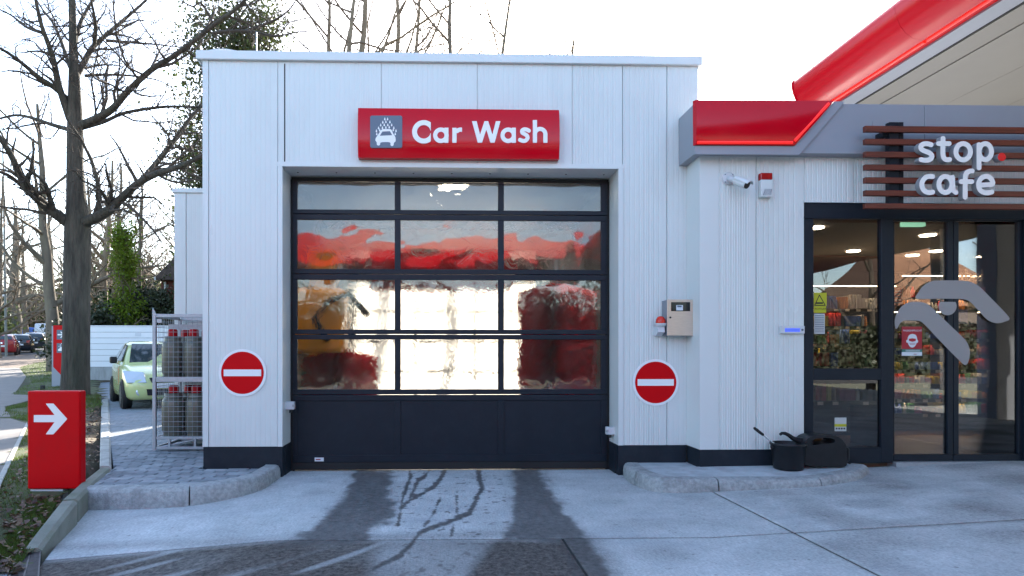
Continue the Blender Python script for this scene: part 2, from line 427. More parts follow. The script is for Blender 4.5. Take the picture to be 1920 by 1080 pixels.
# panes: thin clear sheets that mirror and let light through
def pane_mat(name, ior, tint, rough=0.0, wave=0.0, wscale=3.0, film=0.0, boost=1.0, blur=0.0):
    m = bpy.data.materials.new(name); m.use_nodes = True
    t = m.node_tree; L = t.links.new
    t.nodes.remove(t.nodes['Principled BSDF']); out = t.nodes['Material Output']
    fr = t.nodes.new('ShaderNodeFresnel'); fr.inputs['IOR'].default_value = ior
    tr = t.nodes.new('ShaderNodeBsdfTransparent'); tr.inputs[0].default_value = (*tint, 1)
    gl = t.nodes.new('ShaderNodeBsdfGlossy'); gl.inputs['Roughness'].default_value = rough
    mx = t.nodes.new('ShaderNodeMixShader')
    mu = t.nodes.new('ShaderNodeMath'); mu.operation = 'MULTIPLY'; mu.inputs[1].default_value = boost; mu.use_clamp = True
    L(fr.outputs[0], mu.inputs[0]); L(mu.outputs[0], mx.inputs[0]); L(tr.outputs[0], mx.inputs[1]); L(gl.outputs[0], mx.inputs[2])
    last = mx.outputs[0]
    if blur:
        rf = t.nodes.new('ShaderNodeBsdfRefraction'); rf.inputs['IOR'].default_value = 1.12; rf.inputs['Roughness'].default_value = blur; rf.inputs['Color'].default_value = (*tint, 1)
        tcb = t.nodes.new('ShaderNodeTexCoord'); nb_ = t.nodes.new('ShaderNodeTexNoise'); nb_.inputs['Scale'].default_value = 5.0; nb_.inputs['Detail'].default_value = 2.5; nb_.inputs['Distortion'].default_value = 1.6
        L(tcb.outputs['Object'], nb_.inputs['Vector'])
        bb = t.nodes.new('ShaderNodeBump'); bb.inputs['Distance'].default_value = 0.035; L(nb_.outputs['Fac'], bb.inputs['Height']); L(bb.outputs[0], rf.inputs['Normal'])
        mb_ = t.nodes.new('ShaderNodeMixShader'); mb_.inputs[0].default_value = 0.75
        L(tr.outputs[0], mb_.inputs[1]); L(rf.outputs[0], mb_.inputs[2]); L(mb_.outputs[0], mx.inputs[1])
    if wave:
        tc = t.nodes.new('ShaderNodeTexCoord')
        n = t.nodes.new('ShaderNodeTexNoise'); n.inputs['Scale'].default_value = wscale; n.inputs['Detail'].default_value = 1.2; n.inputs['Distortion'].default_value = 0.6
        L(tc.outputs['Object'], n.inputs['Vector'])
        bp = t.nodes.new('ShaderNodeBump'); bp.inputs['Strength'].default_value = 1.0; bp.inputs['Distance'].default_value = wave
        L(n.outputs['Fac'], bp.inputs['Height'])
        L(bp.outputs[0], gl.inputs['Normal'])
    if film:
        tc2 = t.nodes.new('ShaderNodeTexCoord'); mp = t.nodes.new('ShaderNodeMapping'); mp.inputs['Scale'].default_value = (1, 1, 0.25)
        L(tc2.outputs['Object'], mp.inputs[0])
        n2 = t.nodes.new('ShaderNodeTexNoise'); n2.inputs['Scale'].default_value = 7; n2.inputs['Detail'].default_value = 8; n2.inputs['Roughness'].default_value = 0.75
        L(mp.outputs[0], n2.inputs['Vector'])
        rr = t.nodes.new('ShaderNodeMapRange'); rr.inputs[1].default_value = 0.42; rr.inputs[2].default_value = 0.75; rr.inputs[3].default_value = film * 0.25; rr.inputs[4].default_value = film
        L(n2.outputs['Fac'], rr.inputs[0])
        df = t.nodes.new('ShaderNodeBsdfDiffuse'); df.inputs[0].default_value = (0.75, 0.75, 0.75, 1)
        tl = t.nodes.new('ShaderNodeBsdfTranslucent'); tl.inputs[0].default_value = (0.8, 0.78, 0.74, 1)
        m2 = t.nodes.new('ShaderNodeMixShader'); m2.inputs[0].default_value = 0.6
        L(df.outputs[0], m2.inputs[1]); L(tl.outputs[0], m2.inputs[2])
        m3 = t.nodes.new('ShaderNodeMixShader'); L(rr.outputs[0], m3.inputs[0]); L(last, m3.inputs[1]); L(m2.outputs[0], m3.inputs[2])
        last = m3.outputs[0]
    L(last, out.inputs['Surface'])
    M[name] = m
m = M['frosted']; t_ = m.node_tree; tl_ = t_.nodes.new('ShaderNodeBsdfTranslucent'); tl_.inputs[0].default_value = (0.62, 0.60, 0.56, 1)
t_.links.new(tl_.outputs[0], t_.nodes['Material Output'].inputs['Surface'])
pane_mat('acrylic', 1.52, (0.95, 0.95, 0.95), 0.015, wave=0.0045, wscale=3.0, film=0.05, boost=1.2, blur=0.11)
pane_mat('shop_glass', 1.5, (0.72, 0.73, 0.74), 0.0, wave=0.001, wscale=1.2, boost=2.1)

# ------------------------------------------------------------------ flat shapes traced as outlines (letters, pictograms)
def sd_poly(pts):
    A = np.array(pts, float)
    def f(x, y):
        d = np.full(x.shape, 1e9); ins = np.zeros(x.shape, bool)
        for i in range(len(A)):
            a = A[i]; b = A[(i + 1) % len(A)]
            ex, ey = b - a; wx = x - a[0]; wy = y - a[1]
            h = np.clip((wx * ex + wy * ey) / (ex * ex + ey * ey + 1e-12), 0, 1)
            d = np.minimum(d, np.hypot(wx - ex * h, wy - ey * h))
            c = ((a[1] > y) != (b[1] > y)) & (x < (b[0] - a[0]) * (y - a[1]) / (b[1] - a[1] + 1e-12) + a[0])
            ins ^= c
        return np.where(ins, -d, d)
    return f
def sd_line(pts, hw, closed=False):
    A = np.array(pts, float)
    def f(x, y):
        d = np.full(x.shape, 1e9)
        for i in range(len(A) - (0 if closed else 1)):
            a = A[i]; b = A[(i + 1) % len(A)]
            ex, ey = b - a; wx = x - a[0]; wy = y - a[1]
            h = np.clip((wx * ex + wy * ey) / (ex * ex + ey * ey + 1e-12), 0, 1)
            d = np.minimum(d, np.hypot(wx - ex * h, wy - ey * h))
        return d - hw
    return f
def sd_ring(c, r, hw): return lambda x, y: np.abs(np.hypot(x - c[0], y - c[1]) - r) - hw
def sd_disc(c, r, ry=None):
    ry = ry or r
    return lambda x, y: (np.hypot((x - c[0]) / r, (y - c[1]) / ry) - 1) * min(r, ry)
def sd_rect(x0, x1, y0, y1): return lambda x, y: np.maximum(np.maximum(x0 - x, x - x1), np.maximum(y0 - y, y - y1))
def U(*fs): return lambda x, y: np.minimum.reduce([f(x, y) for f in fs])
def I(*fs): return lambda x, y: np.maximum.reduce([f(x, y) for f in fs])
def SUB(a, b): return lambda x, y: np.maximum(a(x, y), -b(x, y))
def smooth_poly(pts, n=4):
    """Catmull-Rom through points (closed)"""
    P = [np.array(p, float) for p in pts]; out = []
    for i in range(len(P)):
        a, b, c, d = P[i - 1], P[i], P[(i + 1) % len(P)], P[(i + 2) % len(P)]
        for k in range(n):
            t = k / n
            out.append(0.5 * (2 * b + (c - a) * t + (2 * a - 5 * b + 4 * c - d) * t * t + (3 * b - a - 3 * c + d) * t ** 3))
    return [tuple(p) for p in out]
def ell(cx, cy, rx, ry, n=28): return [(cx + rx * math.cos(2 * math.pi * k / n), cy + ry * math.sin(2 * math.pi * k / n)) for k in range(n)]

def contours(f, box, step):
    x0, x1, y0, y1 = box
    xs = np.arange(x0 - 2 * step, x1 + 2.5 * step, step); ys = np.arange(y0 - 2 * step, y1 + 2.5 * step, step)
    X, Y = np.meshgrid(xs, ys); F = f(X, Y) + 1e-7
    seg = {}
    def ip(i0, j0, i1, j1):
        a, b = F[i0, j0], F[i1, j1]; t = a / (a - b)
        return (xs[j0] + (xs[j1] - xs[j0]) * t, ys[i0] + (ys[i1] - ys[i0]) * t)
    sg = F < 0
    mixed = np.argwhere((sg[:-1, :-1] ^ sg[1:, 1:]) | (sg[:-1, 1:] ^ sg[1:, :-1]) | (sg[:-1, :-1] ^ sg[:-1, 1:]))
    pts = {}
    for i, j in mixed:
        i = int(i); j = int(j)
        e = []
        cs = [(i, j), (i, j + 1), (i + 1, j + 1), (i + 1, j)]
        for k in range(4):
            a = cs[k]; b = cs[(k + 1) % 4]
            if sg[a] != sg[b]:
                key = (min(a, b), max(a, b)); pts[key] = ip(*key[0], *key[1]); e.append((key, bool(sg[a])))
        if len(e) == 2:
            s, t = (e[0], e[1]) if e[0][1] else (e[1], e[0])
            seg[s[0]] = t[0]
        elif len(e) == 4:
            for k in range(4):
                if e[k][1]: seg[e[k][0]] = e[(k + 1) % 4][0]
    loops = []
    while seg:
        k0 = next(iter(seg)); k = k0; lp = []
        while k in seg:
            lp.append(pts[k]); k = seg.pop(k)
        if len(lp) > 4: loops.append(lp)
    # thin nearly straight runs
    out = []
    for lp in loops:
        keep = []
        n = len(lp)
        for i in range(n):
            if keep:
                a = np.array(keep[-1]); b = np.array(lp[i]); c = np.array(lp[(i + 1) % n])
                if np.hypot(*(b - a)) < step * 0.25: continue
                ab = b - a; bc = c - b
                cr = abs(ab[0] * bc[1] - ab[1] * bc[0]) / (np.hypot(*ab) * np.hypot(*bc) + 1e-9)
                if cr < 0.03 and np.hypot(*ab) < step * 12: continue
            keep.append(lp[i])
        if len(keep) > 2: out.append(keep)
    return out

def glyph(name, f, box, step, conv, Y, depth, material, parent, side=None, label=None):
    """flat shape -> solid with thickness; conv maps drawing units to photo pixels, front face at depth Y"""
    loops = contours(f, box, step)
    if not loops: return None
    cu = bpy.data.curves.new(name, 'CURVE'); cu.dimensions = '2D'; cu.fill_mode = 'BOTH'; cu.extrude = depth / 2
    for lp in loops:
        sp = cu.splines.new('POLY'); sp.points.add(len(lp) - 1); sp.use_cyclic_u = True
        for i, p in enumerate(lp):
            q = at(*conv(*p), Y)
            sp.points[i].co = (q.x, q.z, 0, 1)
    tmp = bpy.data.objects.new(name + '_tmp', cu); COL.objects.link(tmp)
    me = bpy.data.meshes.new_from_object(tmp.evaluated_get(bpy.context.evaluated_depsgraph_get()))
    bpy.data.objects.remove(tmp); bpy.data.curves.remove(cu)
    loc = WL[root_of(parent).name][0]
    for v in me.vertices:
        x, y, z = v.co
        v.co = (x - loc[0], Y + depth / 2 - z - loc[1], y - loc[2])
    me.materials.clear(); me.materials.append(material)
    if side:
        me.materials.append(side)
        for p in me.polygons:
            p.material_index = 0 if p.normal.y < -0.5 else 1
    me.name = name
    o = bpy.data.objects.new(name, me); COL.objects.link(o); o.parent = parent
    if label: o['label'] = label
    return o

def text_part(name, s, x, y, Y, size, material, parent, depth=0.001, align='LEFT', flip=False):
    """small lettering; (x, y) photo pixel of the left end of the base line, size in metres"""
    cu = bpy.data.curves.new(name, 'FONT'); cu.body = s; cu.size = size; cu.extrude = depth / 2; cu.align_x = align
    tmp = bpy.data.objects.new(name + '_tmp', cu); COL.objects.link(tmp)
    me = bpy.data.meshes.new_from_object(tmp.evaluated_get(bpy.context.evaluated_depsgraph_get()))
    bpy.data.objects.remove(tmp); bpy.data.curves.remove(cu)
    q = at(x, y, Y); loc = WL[root_of(parent).name][0]
    for v in me.vertices:
        a, b, c = v.co
        v.co = (q.x + a - loc[0], Y - c - loc[1], q.z + b - loc[2])
    me.materials.clear(); me.materials.append(material); me.name = name
    o = bpy.data.objects.new(name, me); COL.objects.link(o); o.parent = parent
    return o

# ------------------------------------------------------------------ the ground
def fz(X, Y):
    """height of the concrete forecourt: level at the door, rising to the shop, falling to the drain"""
    r = 0.05 * min(max(X - 1.7, 0), 3.3)
    k = min(max(-Y / 2.05, 0), 1.0)
    l = 0.08 * max(min(X + 1.0, 0), -2.2) * k
    return r + l
def gf(x, y):
    p = gp(x, y, 0)
    for _ in range(6): p = gp(x, y, fz(p.x, p.y))
    return p
def lz(Y): return 0.05 + slope_z(Y) + (min(Y + 0.5, 0) * 0.085 if Y < -0.5 else 0)
def dz(Y): return 0.10 * (1 - min(1.0, max(0.0, (Y - 0.5) / 4.0)))
def kerb_x(Y):      # plan line of the kerb between planting bed and drive
    return -3.06 - 0.5225 * (Y + 0.03)
def slab_left(Y):   # oblique left edge of the concrete
    return -2.75 - (Y + 1.04) * 0.3465

def noise2(X, Y, sc, seed=0):
    """cheap value noise"""
    g = np.random.default_rng(seed).random((64, 64))
    x = np.asarray(X) * sc; y = np.asarray(Y) * sc
    xi = np.floor(x).astype(int); yi = np.floor(y).astype(int); fx = x - xi; fy = y - yi
    fx = fx * fx * (3 - 2 * fx); fy = fy * fy * (3 - 2 * fy)
    a = g[xi % 64, yi % 64]; b = g[(xi + 1) % 64, yi % 64]; c = g[xi % 64, (yi + 1) % 64]; d = g[(xi + 1) % 64, (yi + 1) % 64]
    return (a * (1 - fx) + b * fx) * (1 - fy) + (c * (1 - fx) + d * fx) * fy

gxs = np.unique(np.concatenate([np.linspace(-260, -20, 25), np.linspace(-20, -2, 73), np.linspace(-2, 12, 8), np.linspace(12, 260, 20)]))
gys = np.unique(np.concatenate([np.linspace(-200, -6, 20), np.linspace(-6, 18, 97), np.linspace(18, 70, 40), np.linspace(70, 400, 20)]))
V = []
for Y in gys:
    for X in gxs:
        z = lz(Y) if Y < 90 else lz(90)
        lim = kerb_x(Y) if Y > -0.03 else slab_left(Y) - 0.22
        if X > lim - 0.05 and -30 < Y < 15.6: z = min(z, -0.35)
        elif X > lim - 0.6 and Y < 15.6: z -= 0.0
        if X > 12: z -= 0.4
        V.append((X, Y, z))
nx = len(gxs)
F = np.array([(j * nx + i, j * nx + i + 1, (j + 1) * nx + i + 1, (j + 1) * nx + i) for j in range(len(gys) - 1) for i in range(nx - 1)])
tag(fast_mesh('ground', V, F, M['soil'], smooth=True), kind='structure')

# concrete with a wetness map of its own
m = bpy.data.materials.new('forecourt_concrete'); m.use_nodes = True; M['forecourt_concrete'] = m
t = m.node_tree; b = t.nodes['Principled BSDF']; L = t.links.new
tc = t.nodes.new('ShaderNodeTexCoord')
def nz(scale, detail, rough=0.6, stretch=None):
    n = t.nodes.new('ShaderNodeTexNoise'); n.inputs['Scale'].default_value = scale; n.inputs['Detail'].default_value = detail; n.inputs['Roughness'].default_value = rough
    if stretch:
        mp = t.nodes.new('ShaderNodeMapping'); mp.inputs['Scale'].default_value = stretch; L(tc.outputs['Object'], mp.inputs[0]); L(mp.outputs[0], n.inputs['Vector'])
    else: L(tc.outputs['Object'], n.inputs['Vector'])
    return n.outputs['Fac']
def ramp(src, p0, c0, p1, c1):
    r = t.nodes.new('ShaderNodeValToRGB'); r.color_ramp.elements[0].position = p0; r.color_ramp.elements[1].position = p1
    r.color_ramp.elements[0].color = (*c0, 1); r.color_ramp.elements[1].color = (*c1, 1); L(src, r.inputs[0]); return r.outputs[0]
def mixc(fac, a, bb, blend='MIX'):
    x = t.nodes.new('ShaderNodeMix'); x.data_type = 'RGBA'; x.blend_type = blend
    if isinstance(fac, float): x.inputs[0].default_value = fac
    else: L(fac, x.inputs[0])
    for k, s in ((6, a), (7, bb)):
        if isinstance(s, tuple): x.inputs[k].default_value = (*s, 1)
        else: L(s, x.inputs[k])
    return x.outputs[2]
base = ramp(nz(2.2, 8, 0.65), 0.3, (0.44, 0.47, 0.47), 0.72, (0.66, 0.69, 0.685))
fine = ramp(nz(60, 6, 0.7), 0.3, (0.55, 0.55, 0.56), 0.62, (1.0, 1.0, 1.0))
broom = ramp(nz(9, 4, 0.6, (16, 1.2, 1)), 0.35, (0.74, 0.75, 0.77), 0.6, (1.0, 1.0, 1.0))
scuff = ramp(nz(1.4, 7, 0.7, (1, 2.5, 1)), 0.5, (0, 0, 0), 0.78, (0.55, 0.55, 0.55))
c = mixc(0.8, base, fine, 'MULTIPLY'); c = mixc(0.55, c, broom, 'MULTIPLY'); spk = ramp(nz(22, 3, 0.5), 0.66, (0, 0, 0), 0.74, (0.6, 0.6, 0.6)); c = mixc(spk, c, (0.15, 0.15, 0.15)); c = mixc(scuff, c, (0.24, 0.27, 0.31))
aw = t.nodes.new('ShaderNodeAttribute'); aw.attribute_name = 'wet'
ad = t.nodes.new('ShaderNodeAttribute'); ad.attribute_name = 'dirt'
wetc = ramp(nz(24, 8, 0.75), 0.36, (0.028, 0.027, 0.028), 0.68, (0.13, 0.125, 0.122))
dirtc = ramp(nz(30, 9, 0.8), 0.40, (0.022, 0.019, 0.017), 0.64, (0.19, 0.168, 0.15))
c = mixc(ad.outputs['Fac'], c, dirtc); c = mixc(aw.outputs['Fac'], c, wetc)
L(c, b.inputs['Base Color']); b.inputs['Specular IOR Level'].default_value = 0.18
mr = t.nodes.new('ShaderNodeMapRange'); mr.inputs[3].default_value = 0.85; mr.inputs[4].default_value = 0.5; L(aw.outputs['Fac'], mr.inputs[0]); L(mr.outputs[0], b.inputs['Roughness'])
bp = t.nodes.new('ShaderNodeBump'); bp.inputs['Strength'].default_value = 0.35; bp.inputs['Distance'].default_value = 0.004; L(nz(110, 5), bp.inputs['Height'])
bp2 = t.nodes.new('ShaderNodeBump'); bp2.inputs['Strength'].default_value = 0.25; bp2.inputs['Distance'].default_value = 0.004; L(nz(10, 3, 0.5, (18, 1, 1)), bp2.inputs['Height']); L(bp.outputs[0], bp2.inputs['Normal'])
L(bp2.outputs[0], b.inputs['Normal'])

def pxv(X, Y, Z):
    Yr = Y + DIST; d = X * SN + Yr * CS
    d = np.maximum(d, 0.3)
    return PPX + FPX * (X * CS - Yr * SN) / d, PPY - FPX * (Z - EYE) / d

def smoothstep(e0, e1, x):
    k = np.clip((x - e0) / (e1 - e0), 0, 1); return k * k * (3 - 2 * k)

# stains traced on the slabs: wheel tracks of wet tyres, trickles of water, spots
track_l = sd_poly([(668, 878), (735, 878), (731, 905), (726, 935), (742, 942), (736, 972), (702, 990), (684, 1014), (520, 1026), (585, 994), (630, 955), (650, 925), (660, 900)])
track_r = sd_poly([(962, 876), (1008, 876), (1022, 905), (1040, 935), (1062, 968), (1085, 1000), (1112, 1030), (1136, 1060), (1140, 1090), (1080, 1090), (1062, 1045), (1045, 1012), (940, 1013), (957, 985), (966, 945), (966, 910)])
rills = U(sd_line([(896, 876), (899, 900), (904, 915), (893, 935), (882, 960), (868, 968), (848, 976), (815, 986), (785, 1002), (770, 1022), (745, 1045), (700, 1066)], 4.2),
          sd_line([(836, 876), (828, 895), (812, 914), (792, 926), (768, 938), (752, 952)], 4.0),
          sd_line([(766, 876), (770, 892), (764, 908), (756, 930), (750, 965), (746, 985)], 2.8),
          sd_line([(806, 880), (795, 895), (783, 900), (778, 915), (768, 935)], 2.4),
          sd_line([(826, 932), (812, 965), (796, 985)], 1.8), sd_line([(856, 920), (857, 962)], 1.3), sd_line([(850, 985), (846, 1005)], 1.3))
def stains(X, Y, Z, slab):
    x, y = pxv(X, Y, Z)
    n1 = noise2(X, Y, 9, 1) - 0.5; n2 = noise2(X, Y, 28, 2) - 0.5; n3 = noise2(X, Y, 3, 3) - 0.5
    nn = n1 * 14 + n2 * 7
    inb = (Y > -4.5)
    d = np.minimum(track_l(x, y), track_r(x, y)) + nn
    wet = 0.82 * (1 - smoothstep(-7, 9, d))
    wet = np.maximum(wet, 0.9 * (1 - smoothstep(-1.6, 1.6, rills(x, y) + n2 * 4 + n1 * 3)) * (y > 870))
    zone = smoothstep(735, 750, x) * (1 - smoothstep(945, 965, x)) * (y > 870)
    sp = noise2(X, Y, 20, 5) * 0.6 + noise2(X, Y, 41, 6) * 0.4
    wet = np.maximum(wet, zone * 0.65 * smoothstep(0.74, 0.79, sp))
    wet *= inb
    dirt = np.zeros_like(X)
    if slab == 'front_left':
        arc = np.hypot(X + 3.4, Y + 0.2)
        st = noise2(arc * 5.0, np.arctan2(Y + 0.2, X + 3.4) * 2.2, 2.0, 9)
        centre = smoothstep(690, 740, x + (y - 1010) * 0.3) * (1 - smoothstep(905, 945, x + (y - 1010) * 0.7))
        dirt = np.clip(0.95 + n3 * 0.4 - 0.55 * smoothstep(0.68, 0.9, st), 0, 1) * (1 - 0.5 * centre)
        wet = np.maximum(wet, 0.15 + 0.2 * n3)
        edge = smoothstep(0, 0.10, -2.05 - Y)
        dirt *= 0.6 + 0.4 * edge
    elif slab == 'front_mid':
        dirt = 0.55 * (1 - smoothstep(1085, 1150, x - (y - 1010) * 0.75 + nn * 1.5)) + np.clip(n3 * 0.5, 0, 0.2)
    elif slab == 'apron':
        dirt = np.clip(0.3 * (1 - smoothstep(0, 14, np.abs(y - (1012 + (560 - x) * 0.03)))) * (x < 1100), 0, 1) + np.clip(n3 * 0.35 - 0.02, 0, 0.2)
        dirt = np.maximum(dirt, 0.38 * (1 - smoothstep(5, 26, d)) * (noise2(X * 1.0, Y * 0.25, 22, 8)))
    else:
        dirt = np.clip(n3 * 0.8 + 0.08, 0, 0.35) + 0.18 * smoothstep(0.6, 0.8, noise2(X * 0.5, Y, 4, 11))
    return np.clip(wet, 0, 1), np.clip(dirt, 0, 1)

court = thing('forecourt', (0, -3, -0.2), kind='structure')
def slab(x0, x1, y0, y1, res, which, left=False):
    nxx = max(2, int((x1 - x0) / res)); nyy = max(2, int((y1 - y0) / res))
    ys = np.linspace(y0, y1, nyy + 1); us = np.linspace(0, 1, nxx + 1)
    X = np.zeros((nyy + 1, nxx + 1)); Y = np.zeros_like(X)
    for j, yy in enumerate(ys):
        a = max(x0, slab_left(yy)) if left and yy < -1.04 else x0
        X[j] = a + (x1 - a) * us; Y[j] = yy
    Z = np.array([[fz(a, b_) for a, b_ in zip(r, s)] for r, s in zip(X, Y)])
    n0 = X.size
    V = np.stack([X.ravel(), Y.ravel(), Z.ravel()], 1)
    ii = np.arange(nyy)[:, None] * (nxx + 1) + np.arange(nxx)[None]
    F = np.stack([ii, ii + 1, ii + nxx + 2, ii + nxx + 1], -1).reshape(-1, 4)
    # skirt
    rim = list(range(nxx + 1)) + [k * (nxx + 1) + nxx for k in range(1, nyy + 1)] + [nyy * (nxx + 1) + k for k in range(nxx - 1, -1, -1)] + [k * (nxx + 1) for k in range(nyy - 1, 0, -1)]
    sk = V[rim].copy(); sk[:, 2] -= 0.012
    F2 = np.array([(rim[k], n0 + k, n0 + (k + 1) % len(rim), rim[(k + 1) % len(rim)]) for k in range(len(rim))])
    o = fast_mesh('slab', np.concatenate([V, sk]), np.concatenate([F, F2]), M['forecourt_concrete'], court)
    we, di = stains(X, Y, Z, which)
    for nm, a in (('wet', we), ('dirt', di)):
        at_ = o.data.attributes.new(nm, 'FLOAT', 'POINT')
        at_.data.foreach_set('value', np.concatenate([a.ravel(), np.ones(len(rim))]).astype(np.float32))
    return o
G_ = 0.009
slab(-2.75, 2.215 - G_, -2.05 + G_, 0.34, 0.014, 'apron', left=True)
slab(-2.40, 0.76 - G_, -4.6, -2.05 - G_, 0.014, 'front_left', left=True)
slab(0.76 + G_, 2.215 - G_, -4.6, -2.05 - G_, 0.016, 'front_mid')
slab(2.215 + G_, 5.4, -2.05 + G_, -0.24, 0.03, 'right')
slab(2.215 + G_, 5.4, -4.6, -2.05 - G_, 0.03, 'right')
slab(5.4 + 2 * G_, 12, -2.05 + G_, -0.24, 0.1, 'right')
slab(5.4 + 2 * G_, 12, -4.6, -2.05 - G_, 0.1, 'right')
for a, b_ in ((-8, 0.76), (0.76, 2.215), (2.215, 5.4), (5.4, 12)):
    for c0 in (-7.2, -9.8, -12.4, -15.0):
        if c0 == -7.2: slab(a + G_ if a > -8 else -0.55, b_ - G_, c0, -4.6 - 2 * G_, 0.2, 'right')
        else: slab(a + G_, b_ - G_, c0, c0 + 2.6 - 2 * G_, 0.3, 'right')
jb = MB()
def seal(x0, y0, x1, y1, n=24):
    d_ = 0.011
    for k in range(n):
        a0, a1 = k / n, (k + 1) / n
        xa, ya, xb2, yb2 = x0 + (x1 - x0) * a0, y0 + (y1 - y0) * a0, x0 + (x1 - x0) * a1, y0 + (y1 - y0) * a1
        ox, oy = (d_, 0) if x0 == x1 else (0, d_)
        za, zb3 = fz(xa, ya) - 0.007, fz(xb2, yb2) - 0.007
        jb.quad((xa - ox, ya - oy, za), (xb2 - ox, yb2 - oy, zb3), (xb2 + ox, yb2 + oy, zb3), (xa + ox, ya + oy, za))
seal(-2.42, -2.05, 11.9, -2.05, 60); seal(2.215, -4.6, 2.215, -0.26); seal(0.76, -4.6, 0.76, -2.05); seal(5.409, -4.6, 5.409, -0.26)
jb.build('joint_sealant', M['joint_dark'], court)

# ---- kerbs
def sweep(path, sec, tops):
    """section (inward offset, height under the top) along a plan polyline; inward = left of travel"""
    mb = MB(); n = len(path); k = len(sec); vs = []
    for i, p in enumerate(path):
        a = Vector(path[max(i - 1, 0)][:2]); c = Vector(path[min(i + 1, n - 1)][:2])
        d = (c - a).normalized(); nrm = Vector((-d.y, d.x))
        for o, h in sec:
            q = Vector(p[:2]) + nrm * o
            vs.append((q.x, q.y, (tops[i] + h) if h > -0.099 else tops[i] + h))
    fs = []
    for i in range(n - 1):
        for j in range(k):
            fs.append((i * k + j, (i + 1) * k + j, (i + 1) * k + (j + 1) % k, i * k + (j + 1) % k))
    mb.add(vs, fs, False)
    mb.f.append(tuple(range(k))); mb.sm.append(False)
    mb.f.append(tuple(range((n - 1) * k + k - 1, (n - 1) * k - 1, -1))); mb.sm.append(False)
    return mb
def resample(pts, n):
    P = np.array(pts, float); d = np.r_[0, np.cumsum(np.hypot(*(P[1:, :2] - P[:-1, :2]).T))]
    s = np.linspace(0, d[-1], n)
    return np.stack([np.interp(s, d, P[:, k]) for k in range(P.shape[1])], 1)
def spline_pts(pts, n=6):
    P = [np.array(p, float) for p in pts]; out = []
    for i in range(len(P) - 1):
        a, b, c, d = P[max(i - 1, 0)], P[i], P[i + 1], P[min(i + 2, len(P) - 1)]
        for k in range(n):
            s = k / n
            out.append(0.5 * (2 * b + (c - a) * s + (2 * a - 5 * b + 4 * c - d) * s * s + (3 * b - a - 3 * c + d) * s ** 3))
    out.append(P[-1]); return out
SEC = [(0.002, -0.30), (0.0, -0.075), (0.006, -0.035), (0.02, -0.010), (0.042, 0.0), (0.135, 0.002), (0.135, -0.30)]
TOP = 0.115
# left island: outer foot of the kerb seen in the photo
lk = [gf(*p) for p in [(148, 957), (250, 955), (355, 949), (425, 937), (470, 926), (498, 915), (512, 905), (522, 898), (528, 892.5)]]
lk = spline_pts([p[:2] for p in lk], 6)
left_kerb = thing('island_kerb', (lk[0][0], lk[0][1], 0), kind='structure')
def kerb_run(pts, cuts, parent, top, material, sec=SEC, gap=0.006):
    P = np.array(pts); d = np.r_[0, np.cumsum(np.hypot(*(P[1:] - P[:-1]).T))]
    for a, b in zip(cuts[:-1], cuts[1:]):
        s = np.linspace(a * d[-1] + gap, b * d[-1] - gap, 12)
        q = np.stack([np.interp(s, d, P[:, 0]), np.interp(s, d, P[:, 1])], 1)
        sweep(q, sec, [top(x, y) if callable(top) else top for x, y in q]).build('kerb_stone', material, parent)
def frac_at(pts, xpix, z):
    P = np.array(pts); d = np.r_[0, np.cumsum(np.hypot(*(P[1:] - P[:-1]).T))]
    k = min(range(len(P)), key=lambda i: abs(px((P[i][0], P[i][1], z))[0] - xpix))
    return d[k] / d[-1]
kerb_run(lk, [0, frac_at(lk, 355, 0.05), frac_at(lk, 505, 0.05), 1], left_kerb, lambda x, y: TOP - 0.02 * min(1, max(0, -2.0 - x)), M['kerb_concrete'])
# right island
rk = [gf(*p) for p in [(1168, 891), (1174, 899), (1190, 910), (1220, 921), (1260, 925), (1348, 922), (1450, 917), (1530, 913), (1585, 905), (1615, 898), (1630, 886)]]
rk = spline_pts([p[:2] for p in rk], 6)
right_kerb = thing('island_kerb', (rk[0][0], rk[0][1], 0), kind='structure')
kerb_run(rk, [0, frac_at(rk, 1190, 0.05), frac_at(rk, 1348, 0.05), frac_at(rk, 1540, 0.05), 1], right_kerb, lambda x, y: 0.125 + 0.052 * max(0, x - 2.9) , M['kerb_concrete'])
# concrete infill of the right island
inn = []
for i, p in enumerate(rk):
    a = np.array(rk[max(i - 1, 0)]); c_ = np.array(rk[min(i + 1, len(rk) - 1)]); dd = (c_ - a) / np.hypot(*(c_ - a))
    inn.append((p[0] - dd[1] * 0.139, p[1] + dd[0] * 0.139))
inn = [q for q in inn if q[1] < -0.03]
poly = inn + [(inn[-1][0], -0.22), (2.36, -0.22), (2.36, 0.05), (inn[0][0], 0.05)]
o = MB().prism(poly, 'z', -0.2, 0.118).build('island', M['island_concrete'], None, kind='structure')
for v in o.data.vertices:
    X = v.co.x + o.location.x
    if v.co.z + o.location.z > 0: v.co.z += 0.052 * max(0, X - 2.9)

